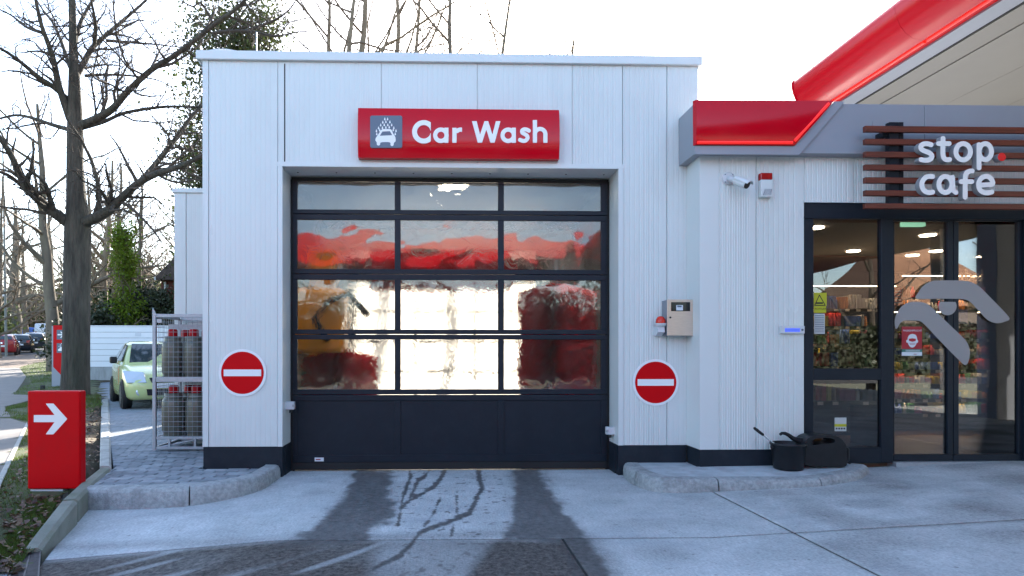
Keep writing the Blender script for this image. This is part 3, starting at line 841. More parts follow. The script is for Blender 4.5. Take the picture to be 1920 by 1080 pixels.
# oblique mossy kerb down to the drain, and the pale kerb beside the drive
bed_kerb = thing('bed_kerb', (-3, -0.5, 0), kind='structure')
def flat_stone(lt, rt, zl, parent, material, drop=0.35):
    """top quad strip: left and right plan edges with heights"""
    mb = MB(); n = len(lt)
    top = [(p[0], p[1], z) for p, z in zip(lt, zl)] + [(p[0], p[1], z) for p, z in zip(rt, zl)]
    ch = 0.012
    vs = []
    for i in range(n):
        l = Vector(lt[i]); r = Vector(rt[i]); d = (r - l).normalized(); z = zl[i]
        vs += [(l.x, l.y, z - drop), (l.x, l.y, z - ch), (l.x + d.x * ch, l.y + d.y * ch, z), (r.x - d.x * ch * 2, r.y - d.y * ch * 2, z), (r.x, r.y, z - ch * 1.6), (r.x, r.y, z - drop)]
    k = 6; fs = []
    for i in range(n - 1):
        for j in range(k - 1):
            fs.append((i * k + j, i * k + j + 1, (i + 1) * k + j + 1, (i + 1) * k + j))
    fs += [tuple(range(k - 1, -1, -1)), tuple((n - 1) * k + j for j in range(k))]
    mb.add(vs, fs)
    return mb.build('kerb_stone', material, parent)
def pl(x, y, z): q = gp(x, y, z); return (q.x, q.y)
flat_stone([pl(186, 879, .11), pl(150, 907, .10), pl(116, 937, .09)], [pl(209, 879, .11), pl(178, 906, .10), pl(147, 935, .09)], [.115, .105, .092], bed_kerb, M['kerb_mossy'])
flat_stone([pl(114, 940, .09), pl(78, 985, .03), pl(43, 1030, -.06)], [pl(145, 938, .09), pl(112, 980, .03), pl(79, 1026, -.06)], [.09, .03, -.06], bed_kerb, M['kerb_mossy'])
ks = [(874, 187, 209), (846, 187.5, 208.5), (822, 188, 207.5), (802, 188.5, 206.5), (786, 189, 206), (773, 189.5, 205.5), (762, 190, 205), (753, 190.5, 204.5), (746, 191, 204)]
for (ya, la, ra), (yb, lb, rb) in zip(ks[:-1], ks[1:]):
    za = .12; zb2 = .12
    for _ in range(5): za = dz(gp(la, ya, za).y) + .022; zb2 = dz(gp(lb, yb, zb2).y) + .022
    flat_stone([pl(la, ya - .6, za), pl(lb, yb + .3, zb2)], [pl(ra, ya - .6, za), pl(rb, yb + .3, zb2)], [za, zb2 + slope_z(gp(lb, yb, zb2).y)], bed_kerb, M['kerb_pale'])
# short kerb by the fence
if 0: flat_stone([pl(160, 735, .1), pl(163, 712, .1)], [pl(176, 729, .1), pl(166, 711, .1)], [.12 + slope_z(10), .14 + slope_z(15)], bed_kerb, M['kerb_pale'])

# ---- drive of concrete block paving
drive = thing('drive', (-3, 1, 0), kind='structure')
DZ = 0.10
def yfront(X):
    ip = []
    for i, p in enumerate(lk):
        a = np.array(lk[max(i - 1, 0)]); c_ = np.array(lk[min(i + 1, len(lk) - 1)]); dd = (c_ - a) / np.hypot(*(c_ - a))
        ip.append((p[0] - dd[1] * 0.137, p[1] + dd[0] * 0.137))
    ip.sort(); A = np.array(ip)
    return float(np.interp(X, A[:, 0], A[:, 1]))
FR = {round(x, 2): yfront(x) for x in np.arange(-3.6, -1.2, 0.01)}
def yf(X): return FR.get(round(min(max(X, -3.59), -1.22), 2), -1)
def clip(poly, a, b):
    """keep what lies left of a->b"""
    out = []
    for i in range(len(poly)):
        p, q = poly[i], poly[(i + 1) % len(poly)]
        sp = (b[0] - a[0]) * (p[1] - a[1]) - (b[1] - a[1]) * (p[0] - a[0])
        sq = (b[0] - a[0]) * (q[1] - a[1]) - (b[1] - a[1]) * (q[0] - a[0])
        if sp >= 0: out.append(p)
        if sp * sq < 0:
            k = sp / (sp - sq); out.append((p[0] + (q[0] - p[0]) * k, p[1] + (q[1] - p[1]) * k))
    return out
def area(p): return abs(sum(p[i][0] * p[(i + 1) % len(p)][1] - p[(i + 1) % len(p)][0] * p[i][1] for i in range(len(p)))) / 2
def paver_mesh(mb, poly, z, ch=0.005):
    n = len(poly); cx = sum(p[0] for p in poly) / n; cy = sum(p[1] for p in poly) / n
    def ins(p):
        dx, dy = cx - p[0], cy - p[1]; d = math.hypot(dx, dy); k = min(ch * 1.4 / d, 0.4); return (p[0] + dx * k, p[1] + dy * k)
    if sum(poly[i][0] * poly[(i + 1) % n][1] - poly[(i + 1) % n][0] * poly[i][1] for i in range(n)) < 0: poly = poly[::-1]
    a = [(p[0], p[1], z - 0.05) for p in poly] + [(p[0], p[1], z - ch) for p in poly] + [(*ins(p), z) for p in poly]
    fs = [tuple(range(2 * n, 3 * n))]
    for r_ in (0, n):
        for i in range(n):
            j = (i + 1) % n; fs.append((r_ + i, r_ + j, r_ + n + j, r_ + n + i))
    mb.add(a, fs)
rowh, rlen, gap = 0.10, 0.20, 0.0045
far_p = MB(); near = 0
ka = (kerb_x(-0.03) + 0.06, -0.03); kb = (kerb_x(9) + 0.06, 9)
mk = [M['paver_a'], M['paver_b'], M['paver_c']]
ob_a = pl(147, 935, .09); ob_b = pl(209, 879, .11)
for r_ in range(-13, 95):
    y0 = r_ * rowh; y1 = y0 + rowh
    xl = min(kerb_x(y1), kerb_x(y0)) - 0.1 if y0 > -0.05 else -3.2
    xr = -1.35 if y1 < -0.005 else (-2.2 if y0 < 1.8 else -3.24)
    off = (r_ % 3) * rlen / 3 + rng.uniform(-0.01, 0.01)
    x = math.floor(xl / rlen) * rlen + off
    while x < xr:
        p = [(x + gap, y0 + gap), (x + rlen - gap, y0 + gap), (x + rlen - gap, y1 - gap), (x + gap, y1 - gap)]
        x += rlen
        if p[1][0] > xr - gap: p = clip(p, (xr - gap, -9), (xr - gap, 9))
        if not p: continue
        if y1 > -0.03: p = clip(p, kb, ka) if len(p) > 2 else []
        if len(p) < 3: continue
        if y0 < 0.1: p = clip(p, ob_b, ob_a)
        if len(p) < 3: continue
        p = clip(p, (ob_b[0] + 0.0, -9), (ob_b[0] + 0.0, 9)) if False else p
        if y0 < -0.03:
            xa = min(q[0] for q in p); xb = max(q[0] for q in p)
            p = clip(p, (xa, yf(xa)), (xb + 1e-4, yf(xb)))
        if len(p) < 3 or area(p) < 0.0012: continue
        z = dz(y0) + rng.uniform(-0.0025, 0.0025) + slope_z((y0 + y1) / 2)
        if y1 < 2.2 and near < 300:
            mb = MB(); paver_mesh(mb, p, z); mb.build('paving_stone', mk[rng.choice(3, p=[.5, .3, .2])], drive); near += 1
        else: paver_mesh(far_p, p, z)
far_p.build('paving_stones', M['paver_a'], drive, kind='stuff')
bed = [(-3.0, -0.2)] + [(x, FR[round(x, 2)] + 0.01) for x in np.arange(-2.75, -1.55, 0.1)] + [(-1.5, 0), (-2.2, 0), (-2.2, 0.5), (-2.2, 1.8), (-3.2, 1.8), (-3.2, 4.5), (-3.2, 9.6), (kerb_x(9.6), 9.6), (kerb_x(4.5), 4.5), (kerb_x(0.5), 0.5), (kerb_x(0), 0)]
o = MB().add([(x, y, dz(y) - 0.045 + slope_z(y) if y > -0.02 else 0.04) for x, y in bed], [tuple(range(len(bed)))]).build('joint_sand', M['joint_dark'], drive)
# the drive further back, pavers too fine to tell apart
fb = [(kerb_x(9.5) - 0.6, 9.5), (-3.2, 9.5), (1.0, 16.2), (-12.6, 16.2)]
MB().add([(x, y, -0.005 + slope_z(y)) for x, y in fb], [(0, 1, 2, 3)]).build('paving_far', M['paver_a'], drive)

# ---- paths, bare earth and the street on the left
def sheet(name, pts, z, material, lift=0.0, kind='structure', n=1):
    P = [gp(x, y, z) for x, y in pts]
    mb = MB().add([(p.x, p.y, p.z + lift) for p in P], [tuple(range(len(P)))])
    return mb.build(name, material, None, kind=kind)
LZ = 0.05
def drape(name, poly, material, step=0.12):
    A = np.array([gp(x, y, LZ)[:2] for x, y in poly]); lo, hi = A.min(0), A.max(0)
    if hi[1] > 6: step = 0.4
    xs = np.arange(lo[0], hi[0] + step, step); ys = np.arange(lo[1], hi[1] + step, step)
    X, Y = np.meshgrid(xs, ys); f = sd_poly([tuple(a) for a in A])(X + step / 2, Y + step / 2) < step * 0.4
    Z = np.array([lz(y) for y in Y.ravel()]) + 0.004 + 0.02 * (noise2(X.ravel(), Y.ravel(), 2.5, 31) - 0.3)
    n = len(xs); q = np.argwhere(f[:-1, :-1]); i = q[:, 0] * n + q[:, 1]
    o = fast_mesh(name, np.column_stack([X.ravel(), Y.ravel(), Z]), np.stack([i, i + 1, i + n + 1, i + n], 1), material, smooth=True)
    return tag(o, kind='structure')
for poly in ([(22, 741), (60, 715), (100, 700), (170, 688), (175, 747), (60, 744)], [(36, 690), (62, 680), (118, 672), (150, 688), (100, 702), (60, 716), (49, 708)], [(4, 782), (12, 764), (58, 754), (90, 756), (90, 800), (50, 795), (26, 786)], [(53, 800), (100, 800), (112, 925), (86, 950), (22, 1026), (-40, 1036), (-40, 985), (0, 920)]):
    drape('lawn', poly, M['lawn_soil'])
sheet('path', [(50, 795), (20, 786), (-60, 785), (-900, 800), (-900, 1080), (-140, 1080), (0, 892)], LZ, M['path_paving'], 0.012)
eg = [gp(x, y, LZ) for x, y in [(50, 794), (52, 800), (0, 916), (-140, 1150), (-150, 1120), (0, 892)]]
mb = MB().prism([(p.x, p.y) for p in eg], 'z', -0.1, LZ + 0.02); mb.build('path_edging', M['kerb_pale'], None, kind='structure')
sheet('path', [(-500, 790), (-60, 785), (20, 783), (8, 764), (52, 753), (100, 752), (100, 742), (26, 741), (36, 727), (43, 717), (49, 707), (42, 698), (36, 690), (60, 679), (-400, 700)], LZ, M['path_paving'], 0.016)
sheet('bare_earth', [(36, 690), (60, 683), (110, 672), (110, 664.5), (-200, 668), (-300, 690)], LZ, M['bare_earth'], 0.02)
sheet('road', [(-900, 690), (10, 670), (115, 663), (200, 652), (-400, 645)], LZ, M['road_asphalt'], 0.012)

# ---- slot drain and the corner of another paved strip
drain = thing('drain_channel', gp(62, 1050, -0.1), kind='structure')
dl = [gp(40, 1031, -.09), gp(18, 1082, -.10), gp(-30, 1180, -.10)]; dr = [gp(77, 1028, -.09), gp(74, 1082, -.10), gp(66, 1190, -.10)]
def lerp(a, b, k): return a + (b - a) * k
mb = MB()
for s, e in ((0.0, 0.06), (0.47, 0.53), (0.94, 1.0)):
    for i in range(2):
        q = [lerp(dl[i], dr[i], s), lerp(dl[i], dr[i], e), lerp(dl[i + 1], dr[i + 1], e), lerp(dl[i + 1], dr[i + 1], s)]
        mb.prism([(p.x, p.y) for p in q], 'z', -0.16, -0.082)
mb.build('grate_frame', M['cast_iron'], drain)
bars = MB()
for i in range(2):
    n = 34
    for k in range(n):
        a, b_ = (k + 0.12) / n, (k + 0.62) / n
        A0 = lerp(dl[i], dl[i + 1], a); A1 = lerp(dr[i], dr[i + 1], a); B0 = lerp(dl[i], dl[i + 1], b_); B1 = lerp(dr[i], dr[i + 1], b_)
        for s, e in ((0.05, 0.48), (0.52, 0.95)):
            q = [lerp(A0, A1, s), lerp(A0, A1, e), lerp(B0, B1, e), lerp(B0, B1, s)]
            bars.prism([(p.x, p.y) for p in q], 'z', -0.12, -0.085)
bars.build('grate_bars', M['cast_iron'], drain, kind='stuff')
q = [dl[0], dr[0], dr[2], dl[2]]
MB().add([(p.x, p.y, -0.17) for p in q], [(0, 1, 2, 3)]).build('channel_bed', M['joint_dark'], drain)
strip = thing('paved_strip', gp(15, 1060, -0.1), kind='structure')
for r_ in range(5):
    ya, yb = 1034 + r_ * 15, 1034 + (r_ + 1) * 15
    for c_ in range(-2, 1):
        xa = 3 + c_ * 33 - (ya - 1034) * 0.42; xb = xa + 31
        xa2 = xa - 6; xb2 = xb - 6
        if c_ == 0: xb = 34 - (ya - 1034) * 0.38; xb2 = 34 - (yb - 1034) * 0.38
        q = [gp(xa2, yb - 1, -.09), gp(xb2 - 1, yb - 1 - 3, -.09), gp(xb - 1, ya - 3, -.09), gp(xa, ya, -.09)]
        mb = MB(); paver_mesh(mb, [(p.x, p.y) for p in q], -0.085); mb.build('paving_stone', mk[(r_ + c_) % 3], strip)

# ------------------------------------------------------------------ the car wash
def ribbed(x0, x1, z0, z1, y, th=0.06, pitch=0.046, amp=0.0028, edge=0.014):
    """sandwich panel whose front is rolled into fine upright ribs, facing -Y"""
    pr = [(x0, y + 0.006), (x0 + 0.004, y)]
    x = x0 + edge
    while x + pitch < x1 - edge:
        pr += [(x, y), (x + 0.004, y + amp), (x + pitch * 0.30, y + amp), (x + pitch * 0.30 + 0.004, y), (x + pitch * 0.62, y), (x + pitch * 0.62 + 0.002, y + amp * 0.5), (x + pitch * 0.74, y + amp * 0.5), (x + pitch * 0.74 + 0.002, y)]
        x += pitch
    pr += [(x1 - 0.004, y), (x1, y + 0.006)]
    mb = MB(); n = len(pr)
    vs = [(a, b, z) for z in (z0, z1) for a, b in pr] + [(a, y + th, z) for z in (z0, z1) for a in (x0, x1)]
    fs = [(i, i + 1, n + i + 1, n + i) for i in range(n - 1)]
    b0, b1, t0, t1 = 2 * n, 2 * n + 1, 2 * n + 2, 2 * n + 3
    fs += [(b1, b0, t0, t1), (b0, 0, n, t0), (n - 1, b1, t1, 2 * n - 1), tuple(list(range(n, 2 * n)) + [t1, t0]), tuple(list(range(n - 1, -1, -1)) + [b0, b1])]
    return mb.add(vs, fs)

def pbox(x0, x1, y0, y1, Y, th, mb=None, bev=0.0):
    """box from photo pixels: left, right, top, bottom, front plane and thickness away from the viewer"""
    a = at(x0, y1, Y); b_ = at(x1, y0, Y); cm = (x0 + x1) / 2
    z0 = at(cm, y1, Y).z; z1 = at(cm, y0, Y).z
    mb = mb or MB()
    return mb.bbox(a.x, b_.x, Y, Y + th, z0, z1, bev) if bev else mb.box(a.x, b_.x, Y, Y + th, z0, z1)

OL, OR_, OT = -1.464, 1.685, 2.893      # door opening: left, right, top
WX0, WX1, WTOP, WDEEP = -2.20, 2.45, 3.87, 9.0
wash = thing('car_wash_building', (0.12, 0, 0), 'white panelled car wash hall with a grey framed glazed roller door', 'building')
for x0, x1, z0 in ((WX0 + 0.055, OL - 0.045, 0.285),):
    ribbed(x0, x1, z0, WTOP, 0.0, amp=0.0014).build('wall_panel', M['panel_white'], wash)
J = [-1.443, -0.546, 0.352, 1.248]
for a, b_ in ((OL - 0.0435, J[1]), (J[1], J[2]), (J[2], J[3])):
    ribbed(a + 0.0006, b_ - 0.0006, OT + 0.042, WTOP, 0.0, amp=0.0014).build('wall_panel', M['panel_white'], wash)
ribbed(J[3] + 0.0006, OR_ + 0.04, OT + 0.042, WTOP, 0.0).build('wall_panel', M['panel_white'], wash)
ribbed(OR_ + 0.0435, 2.149 - 0.002, 0.285, WTOP, 0.0).build('wall_panel', M['panel_white'], wash)
ribbed(2.149 + 0.002, WX1, 0.285, WTOP, 0.0, amp=0.0014).build('wall_panel', M['panel_white'], wash)
MB().box(OL - 0.02, WX1 - 0.13, 0.0625, 0.09, OT + 0.05, WTOP - 0.001).build('backing', M['joint_dark'], wash)
MB().box(OR_ + 0.05, WX1 - 0.13, 0.0625, 0.09, 0.29, OT + 0.049).build('backing', M['joint_dark'], wash)
# dark gap left of the first joint above the door
MB().box(J[0] - 0.006, J[0] + 0.004, -0.0012, 0.002, OT + 0.045, WTOP - 0.02).build('panel_joint', M['black_rubber'], wash)
MB().box(WX0, WX0 + 0.053, -0.004, 0.09, 0.285, WTOP).build('corner_trim', M['trim_white'], wash)
mb = MB().bbox(WX0 - 0.052, 2.475, -0.035, 0.14, WTOP, WTOP + 0.083, 0.006); mb.build('coping', M['trim_white'], wash)
MB().box(WX0 - 0.045, WX0 + 0.02, 0.14, WDEEP, WTOP, WTOP + 0.08).build('coping', M['trim_white'], wash)
MB().prism([(0.03 + WX0 - 0.03, 3.78), (WX0, 3.80), (WX0 - 0.045, 3.87), (WX0 - 0.03, 3.87)], 'y', 0.0, 0.02).build('coping_bracket', M['trim_white'], wash)
# plinth
for a, b_ in ((WX0 + 0.004, OL - 0.003), (OR_ + 0.003, 2.33)):
    MB().box(a, b_, 0.006, 0.1, -0.15, 0.283).build('plinth', M['plinth'], wash)
MB().box(WX0 + 0.004, WX0 + 0.1, 0.1, WDEEP, -0.15, 0.283).build('plinth', M['plinth'], wash)
# shell
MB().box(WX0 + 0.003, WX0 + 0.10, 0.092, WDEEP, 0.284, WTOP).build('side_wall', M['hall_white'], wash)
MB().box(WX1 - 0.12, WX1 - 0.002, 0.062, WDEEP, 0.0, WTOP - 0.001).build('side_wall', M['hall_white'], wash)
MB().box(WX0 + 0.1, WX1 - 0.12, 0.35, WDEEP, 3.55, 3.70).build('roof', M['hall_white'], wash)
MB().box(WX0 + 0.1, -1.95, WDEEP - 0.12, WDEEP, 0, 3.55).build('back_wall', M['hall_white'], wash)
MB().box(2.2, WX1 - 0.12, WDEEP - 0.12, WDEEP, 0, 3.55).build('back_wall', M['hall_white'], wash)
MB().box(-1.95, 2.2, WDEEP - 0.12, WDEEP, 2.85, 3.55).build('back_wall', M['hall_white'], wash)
xd_ = MB()
for z in (0.0, 0.72, 1.42, 2.12, 2.79): xd_.box(-1.95, 2.2, WDEEP - 0.09, WDEEP - 0.05, z, z + 0.06)
xdo = xd_.build('exit_door', M['light_grey'], wash)
for x in (-0.59, 0.79): MB().box(x, x + 0.05, WDEEP - 0.088, WDEEP - 0.052, 0.061, 2.78).build('mullion', M['light_grey'], xdo)
for a_, b2 in ((-1.95, -0.591), (-0.539, 0.789), (0.841, 2.2)):
    for z in (0.0, 0.72, 1.42, 2.12): MB().box(a_, b2, WDEEP - 0.072, WDEEP - 0.068, z + 0.061, z + (0.719 if z < 2 else 0.669)).build('frosted_pane', M['frosted'], xdo)
MB().box(WX0 + 0.1, WX1 - 0.12, 0.345, WDEEP + 3, -0.12, -0.004).build('floor', M['hall_floor'], wash)
MB().box(WX0 + 0.1, OL - 0.003, 0.37, 0.45, 0, 3.55).build('front_liner', M['dark_interior'], wash)
MB().box(OR_ + 0.003, WX1 - 0.12, 0.37, 0.45, 0, 3.55).build('front_liner', M['dark_interior'], wash)
MB().box(OL - 0.003, OR_ + 0.003, 0.37, 0.45, 2.86, 3.55).build('front_liner', M['dark_interior'], wash)
# trim and reveal of the opening
MB().box(OL - 0.043, OL, -0.005, 0.02, 0.284, OT).build('door_trim', M['trim_white'], wash)
MB().box(OR_, OR_ + 0.043, -0.005, 0.02, 0.284, OT).build('door_trim', M['trim_white'], wash)
MB().box(OL - 0.046, OR_ + 0.046, -0.007, 0.02, OT, OT + 0.041).build('door_trim', M['trim_white'], wash)
MB().box(OL - 0.03, OL - 0.001, 0.02, 0.36, 0.284, OT).build('door_reveal', M['trim_white'], wash)
MB().box(OR_ + 0.001, OR_ + 0.03, 0.02, 0.36, 0.284, OT).build('door_reveal', M['trim_white'], wash)
MB().box(OL - 0.03, OL + 0.004, 0.102, 0.36, -0.1, 0.283).build('plinth', M['plinth'], wash)
MB().box(OR_ - 0.004, OR_ + 0.03, 0.102, 0.36, -0.1, 0.283).build('plinth', M['plinth'], wash)
so = MB().box(OL - 0.03, OR_ + 0.03, 0.02, 0.37, OT + 0.001, OT + 0.03).build('soffit', M['trim_white'], wash)
for k in range(9):
    x = OL + 0.1 + k * 0.37
    MB().lathe([(0.008, 0), (0.008, 0.004)], 8, (x, 0.19, OT - 0.0035)).build('screw', M['ink_black'], so)
# the sectional door
DY = 0.30
mb = MB()
mb.box(OL + 0.002, OL + 0.035, DY + 0.02, DY + 0.06, 0.0, 2.86); mb.box(OR_ - 0.035, OR_ - 0.002, DY + 0.02, DY + 0.06, 0.0, 2.86)
zt = at(850, 341, DY).z
mb.box(OL + 0.036, OR_ - 0.036, DY + 0.015, DY + 0.05, zt, 2.87)
door = mb.build('sectional_door', M['black_rubber'], wash, label='anthracite sectional door with twelve clear panes and three solid panels')
cols = [(557, 740), (751, 934), (945, 1127)]
rows = [(342, 394), (413, 505), (525, 618), (636.5, 730)]
joints = [402.5, 514.5, 627, 740]
zj = [at(850, y, DY).z for y in joints]
xc = [(at(a, 500, DY).x, at(b_, 500, DY).x) for a, b_ in cols]
DL, DR = OL + 0.028, OR_ - 0.03
sec_t = [zt] + [z - 0.0025 for z in zj]; sec_b = [z + 0.0025 for z in zj] + [at(850, 866, DY).z]
for i in range(5):
    zt_, zb_ = sec_t[i], sec_b[i]
    if i < 4: gt, gb = at(850, rows[i][0], DY).z, at(850, rows[i][1], DY).z
    else: gt, gb = at(850, 751, DY).z, at(850, 853, DY).z
    if i == 0: gt = zt_ - 0.002
    if i > 0: MB().bbox(DL, DR, DY, DY + 0.04, gt, zt_, 0.004).build('rail', M['anthracite'], door)
    MB().bbox(DL, DR, DY, DY + 0.04, zb_, gb, 0.004).build('rail', M['anthracite'], door)
    xs = [DL] + [v for c_ in xc for v in c_] + [DR]
    for k in range(0, len(xs), 2):
        MB().bbox(xs[k], xs[k + 1], DY + 0.002, DY + 0.038, gb, gt, 0.003).build('stile', M['anthracite'], door)
    for a, b_ in xc:
        if i < 4: MB().box(a, b_, DY + 0.016, DY + 0.020, gb, gt).build('pane', M['acrylic'], door)
        else: MB().box(a, b_, DY + 0.012, DY + 0.03, gb, gt).build('door_panel', M['anthracite'], door)
MB().box(DL, DR, DY + 0.004, DY + 0.036, 0.012, sec_b[4] - 0.001).build('bottom_seal', M['black_rubber'], door)
pbox(590, 607, 858, 865, DY - 0.002, 0.0015).build('sticker', M['poster_white'], door)
pbox(592, 601, 860.5, 862.5, DY - 0.0035, 0.001).build('sticker_print', M['poster_red'], door)

# annexe behind, left
ANX, ANY = -3.20, 1.80
zA = at(345, 362, ANY).z
anx = thing('annexe', (-2.7, ANY, 0), 'lower white panelled plant room behind the gas bottle cage', 'building')
for a, b_ in ((ANX, at(349, 500, ANY).x - 0.002), (at(349, 500, ANY).x + 0.002, WX0 - 0.001)):
    ribbed(a, b_, 0.05, zA, ANY, amp=0.0004).build('wall_panel', M['panel_white'], anx)
MB().box(ANX, ANX + 0.08, ANY + 0.061, 12.0, -0.2, zA).build('side_wall', M['panel_white'], anx)  # unseen length stretched back to keep sun off the drive
MB().box(ANX, WX0, 12.0, 12.08, -0.2, zA).build('side_wall', M['panel_white'], anx)
MB().bbox(ANX - 0.02, WX0 - 0.002, ANY - 0.02, 12.1, zA + 0.001, zA + 0.055, 0.005).build('coping', M['trim_white'], anx)

# things on the roof
o = MB().tube([at(481, 99, 1.5), at(481, 60, 1.5)], 0.008, 6)
o.build('lightning_rod', M['galvanised'], None); tag(bpy.data.objects['lightning_rod'], 'thin upright steel rod on the roof of the car wash', 'lightning rod')
pp = [at(388, 97, 0.35), at(405, 94, 0.35), at(425, 94, 0.35), at(446, 97.5, 0.35), at(470, 100, 0.35)]
tag(MB().tube(pp, 0.012, 6).build('roof_cable', M['light_grey'], None), 'pale conduit lying in a curve along the roof edge', 'cable')

# ---- machinery inside the hall
gan = thing('wash_gantry', (0.12, 4.2, 0), 'orange car wash gantry with red brushes seen through the door panes', 'car wash gantry')
def brush(name, c, r, h, axis, n=120, ln=26):
    mb = MB(); core = MB()
    for k in range(n):
        a = rng.uniform(0, 2 * math.pi); t0 = rng.uniform(0, 1); wv = 0.016
        for s in range(1):
            rr = r * rng.uniform(0.75, 1.05)
            d = np.array([math.cos(a), math.sin(a)]); e = np.array([-d[1], d[0]])
            z0 = c[2] + h * t0
            p = []
            for q, zz in ((0.06, 0), (rr, -0.10)):
                for sg_ in (-1, 1):
                    p.append((c[0] + d[0] * q + e[0] * wv * sg_, c[1] + d[1] * q + e[1] * wv * sg_, z0 + zz + 0.02 * sg_))
            if axis == 'x':
                p = [(c[0] + (v[2] - c[2]), c[1] + (v[1] - c[1]), c[2] + (v[0] - c[0])) for v in p]
            mb.add(p, [(0, 1, 3, 2)])
    return mb.build(name, M['bristle_red'], gan)
for sx in (-1, 1):
    cx = 0.12 + sx * 1.95
    MB().bbox(cx - 0.2, cx + 0.2, 3.9, 4.9, 0.05, 2.75, 0.03).build('column', M['wash_orange'] if sx < 0 else M['steel_side'], gan)
    brush('side_brush', (0.08 + sx * 1.36, 2.05 - 0.2 * sx, 0.25), 0.47, 0.95 if sx < 0 else 1.75, 'z', 2400 if sx < 0 else 4200)
    MB().tube([(0.08 + sx * 1.36, 2.05 - 0.2 * sx, 0.1), (0.08 + sx * 1.36, 2.05 - 0.2 * sx, 2.3)], 0.05, 8).build('brush_shaft', M['steel_side'], gan)
MB().bbox(-1.85, 2.1, 3.95, 4.8, 2.755, 3.1, 0.03).build('beam', M['light_grey'], gan)
brush('top_brush', (-1.0, 4.1, 2.45), 0.32, 2.2, 'x', 2600)
MB().bbox(-1.75, -1.12, 1.5, 1.9, 1.16, 1.92, 0.05).build('spray_box', M['wash_orange'], gan)
MB().tube([(-1.3, 1.49, 1.3), (-1.45, 1.44, 1.55), (-1.3, 1.44, 1.75), (-1.05, 1.46, 1.85), (-0.85, 1.6, 1.6)], 0.035, 8).build('hose', M['ink_black'], gan)
for x_, x2_, y_ in ((-1.7, -0.6, 0.85), (0.75, 2.0, 0.85), (0.0, 0.35, 2.5)): MB().box(x_, x2_, y_, y_ + 0.12, 3.46, 3.53).build('hall_lamp_and_fill', M['hall_lamp_and_fill'], wash)  # outer pair hidden above the lintel, added to light brushes and spray box
MB().tube([(-1.9, 2.8, 1.72), (-1.5, 2.8, 1.72)], 0.04, 8).build('arm', M['wash_orange'], gan)

# ---- the big sign over the door
SY = -0.09
c6 = lambda x, y: (660 + x / 4.8, 190 + y / 4.8)
sgn = thing('car_wash_sign', at(860, 296, 0), 'long red sign with white car wash lettering and a blue pictogram above the door', 'sign')
a = at(671, 296, SY); b_ = at(1049, 203, SY); zb = at(860, 296, SY).z; ztp = at(860, 203, SY).z
mb = MB(); n = 16; prof = []
for k in range(n + 1):
    s = k / n; prof.append((-0.072 - 0.030 * (1 - (2 * s - 1) ** 2), zb + (ztp - zb) * s))
full = prof + [(-0.001, ztp), (-0.001, zb)]
nn = len(full)
mb.add([(a.x, y, z) for y, z in full] + [(b_.x, y, z) for y, z in full], [])
for k in range(nn):
    j = (k + 1) % nn
    mb.f.append((k, nn + k, nn + j, j)); mb.sm.append(k < n)
mb.f.append(tuple(range(nn))); mb.sm.append(False); mb.f.append(tuple(range(2 * nn - 1, nn - 1, -1))); mb.sm.append(False)
mb.build('sign_box', M['sign_red'], sgn)
FY = -0.1045
def rect_glyph(name, x0, x1, y0, y1, conv, Y, d, m_, parent): return glyph(name, sd_rect(x0, x1, y0, y1), (x0, x1, y0, y1), max(x1 - x0, y1 - y0) / 24, conv, Y, d, m_, parent)
rect_glyph('pictogram_plate', 163, 452, 128, 418, c6, FY + 0.0005, 0.014, M['slate_plate'], sgn)
car_f = SUB(sd_poly(smooth_poly([(268, 254), (310, 250), (352, 254), (372, 292), (390, 322), (392, 358), (378, 372), (374, 394), (360, 403), (347, 394), (343, 371), (304, 366), (258, 371), (252, 391), (236, 398), (224, 388), (222, 368), (211, 352), (214, 330), (240, 292)], 5)),
            sd_poly([(274, 271), (342, 268), (362, 305), (250, 310)]))
glyph('pictogram_car', car_f, (205, 398, 245, 408), 3.0, c6, FY - 0.001, 0.004, M['letter_white'], sgn)
for dx, dy in [(295, 158), (320, 158), (277, 187), (305, 183), (341, 185), (258, 213), (290, 211), (322, 211), (357, 211), (239, 239), (274, 237), (305, 234), (335, 232), (376, 238), (220, 265), (250, 258), (396, 264), (371, 256), (223, 292), (389, 292)]:
    glyph('water_drop', sd_poly(smooth_poly([(dx, dy - 14), (dx + 6, dy + 2), (dx + 6, dy + 9), (dx, dy + 13), (dx - 6, dy + 9), (dx - 6, dy + 2)], 3)), (dx - 8, dx + 8, dy - 16, dy + 15), 2.0, c6, FY - 0.001, 0.004, M['letter_white'], sgn)
LT = {}
LT['C'] = (I(sd_ring((646, 274), 83, 22), lambda x, y: x - 709), (540, 710, 168, 380))
LT['a'] = (U(sd_ring((800, 305), 51, 18.5), sd_rect(832, 868, 237, 373)), (730, 868, 234, 376))
LT['r'] = (U(sd_rect(903, 941, 238, 372), I(sd_ring((978, 300), 46, 18.5), lambda x, y: y - 284, lambda x, y: x - 990)), (903, 995, 232, 372))
LT['W'] = (I(sd_poly([(1080, 178), (1122, 178), (1152, 300), (1192, 178), (1226, 178), (1264, 300), (1295, 178), (1336, 178), (1284, 371), (1246, 371), (1209, 252), (1171, 371), (1132, 371)]), lambda x, y: y - 371), (1080, 1336, 176, 372))
LT['a2'] = (U(sd_ring((1406, 305), 51, 18.5), sd_rect(1438, 1475, 237, 373)), (1335, 1475, 234, 376))
LT['s'] = (sd_line(spline_pts([(1592, 264), (1572, 254), (1550, 252), (1532, 262), (1533, 281), (1552, 293), (1574, 307), (1580, 330), (1566, 350), (1543, 356), (1512, 346)], 4), 17.5), (1495, 1606, 232, 376))
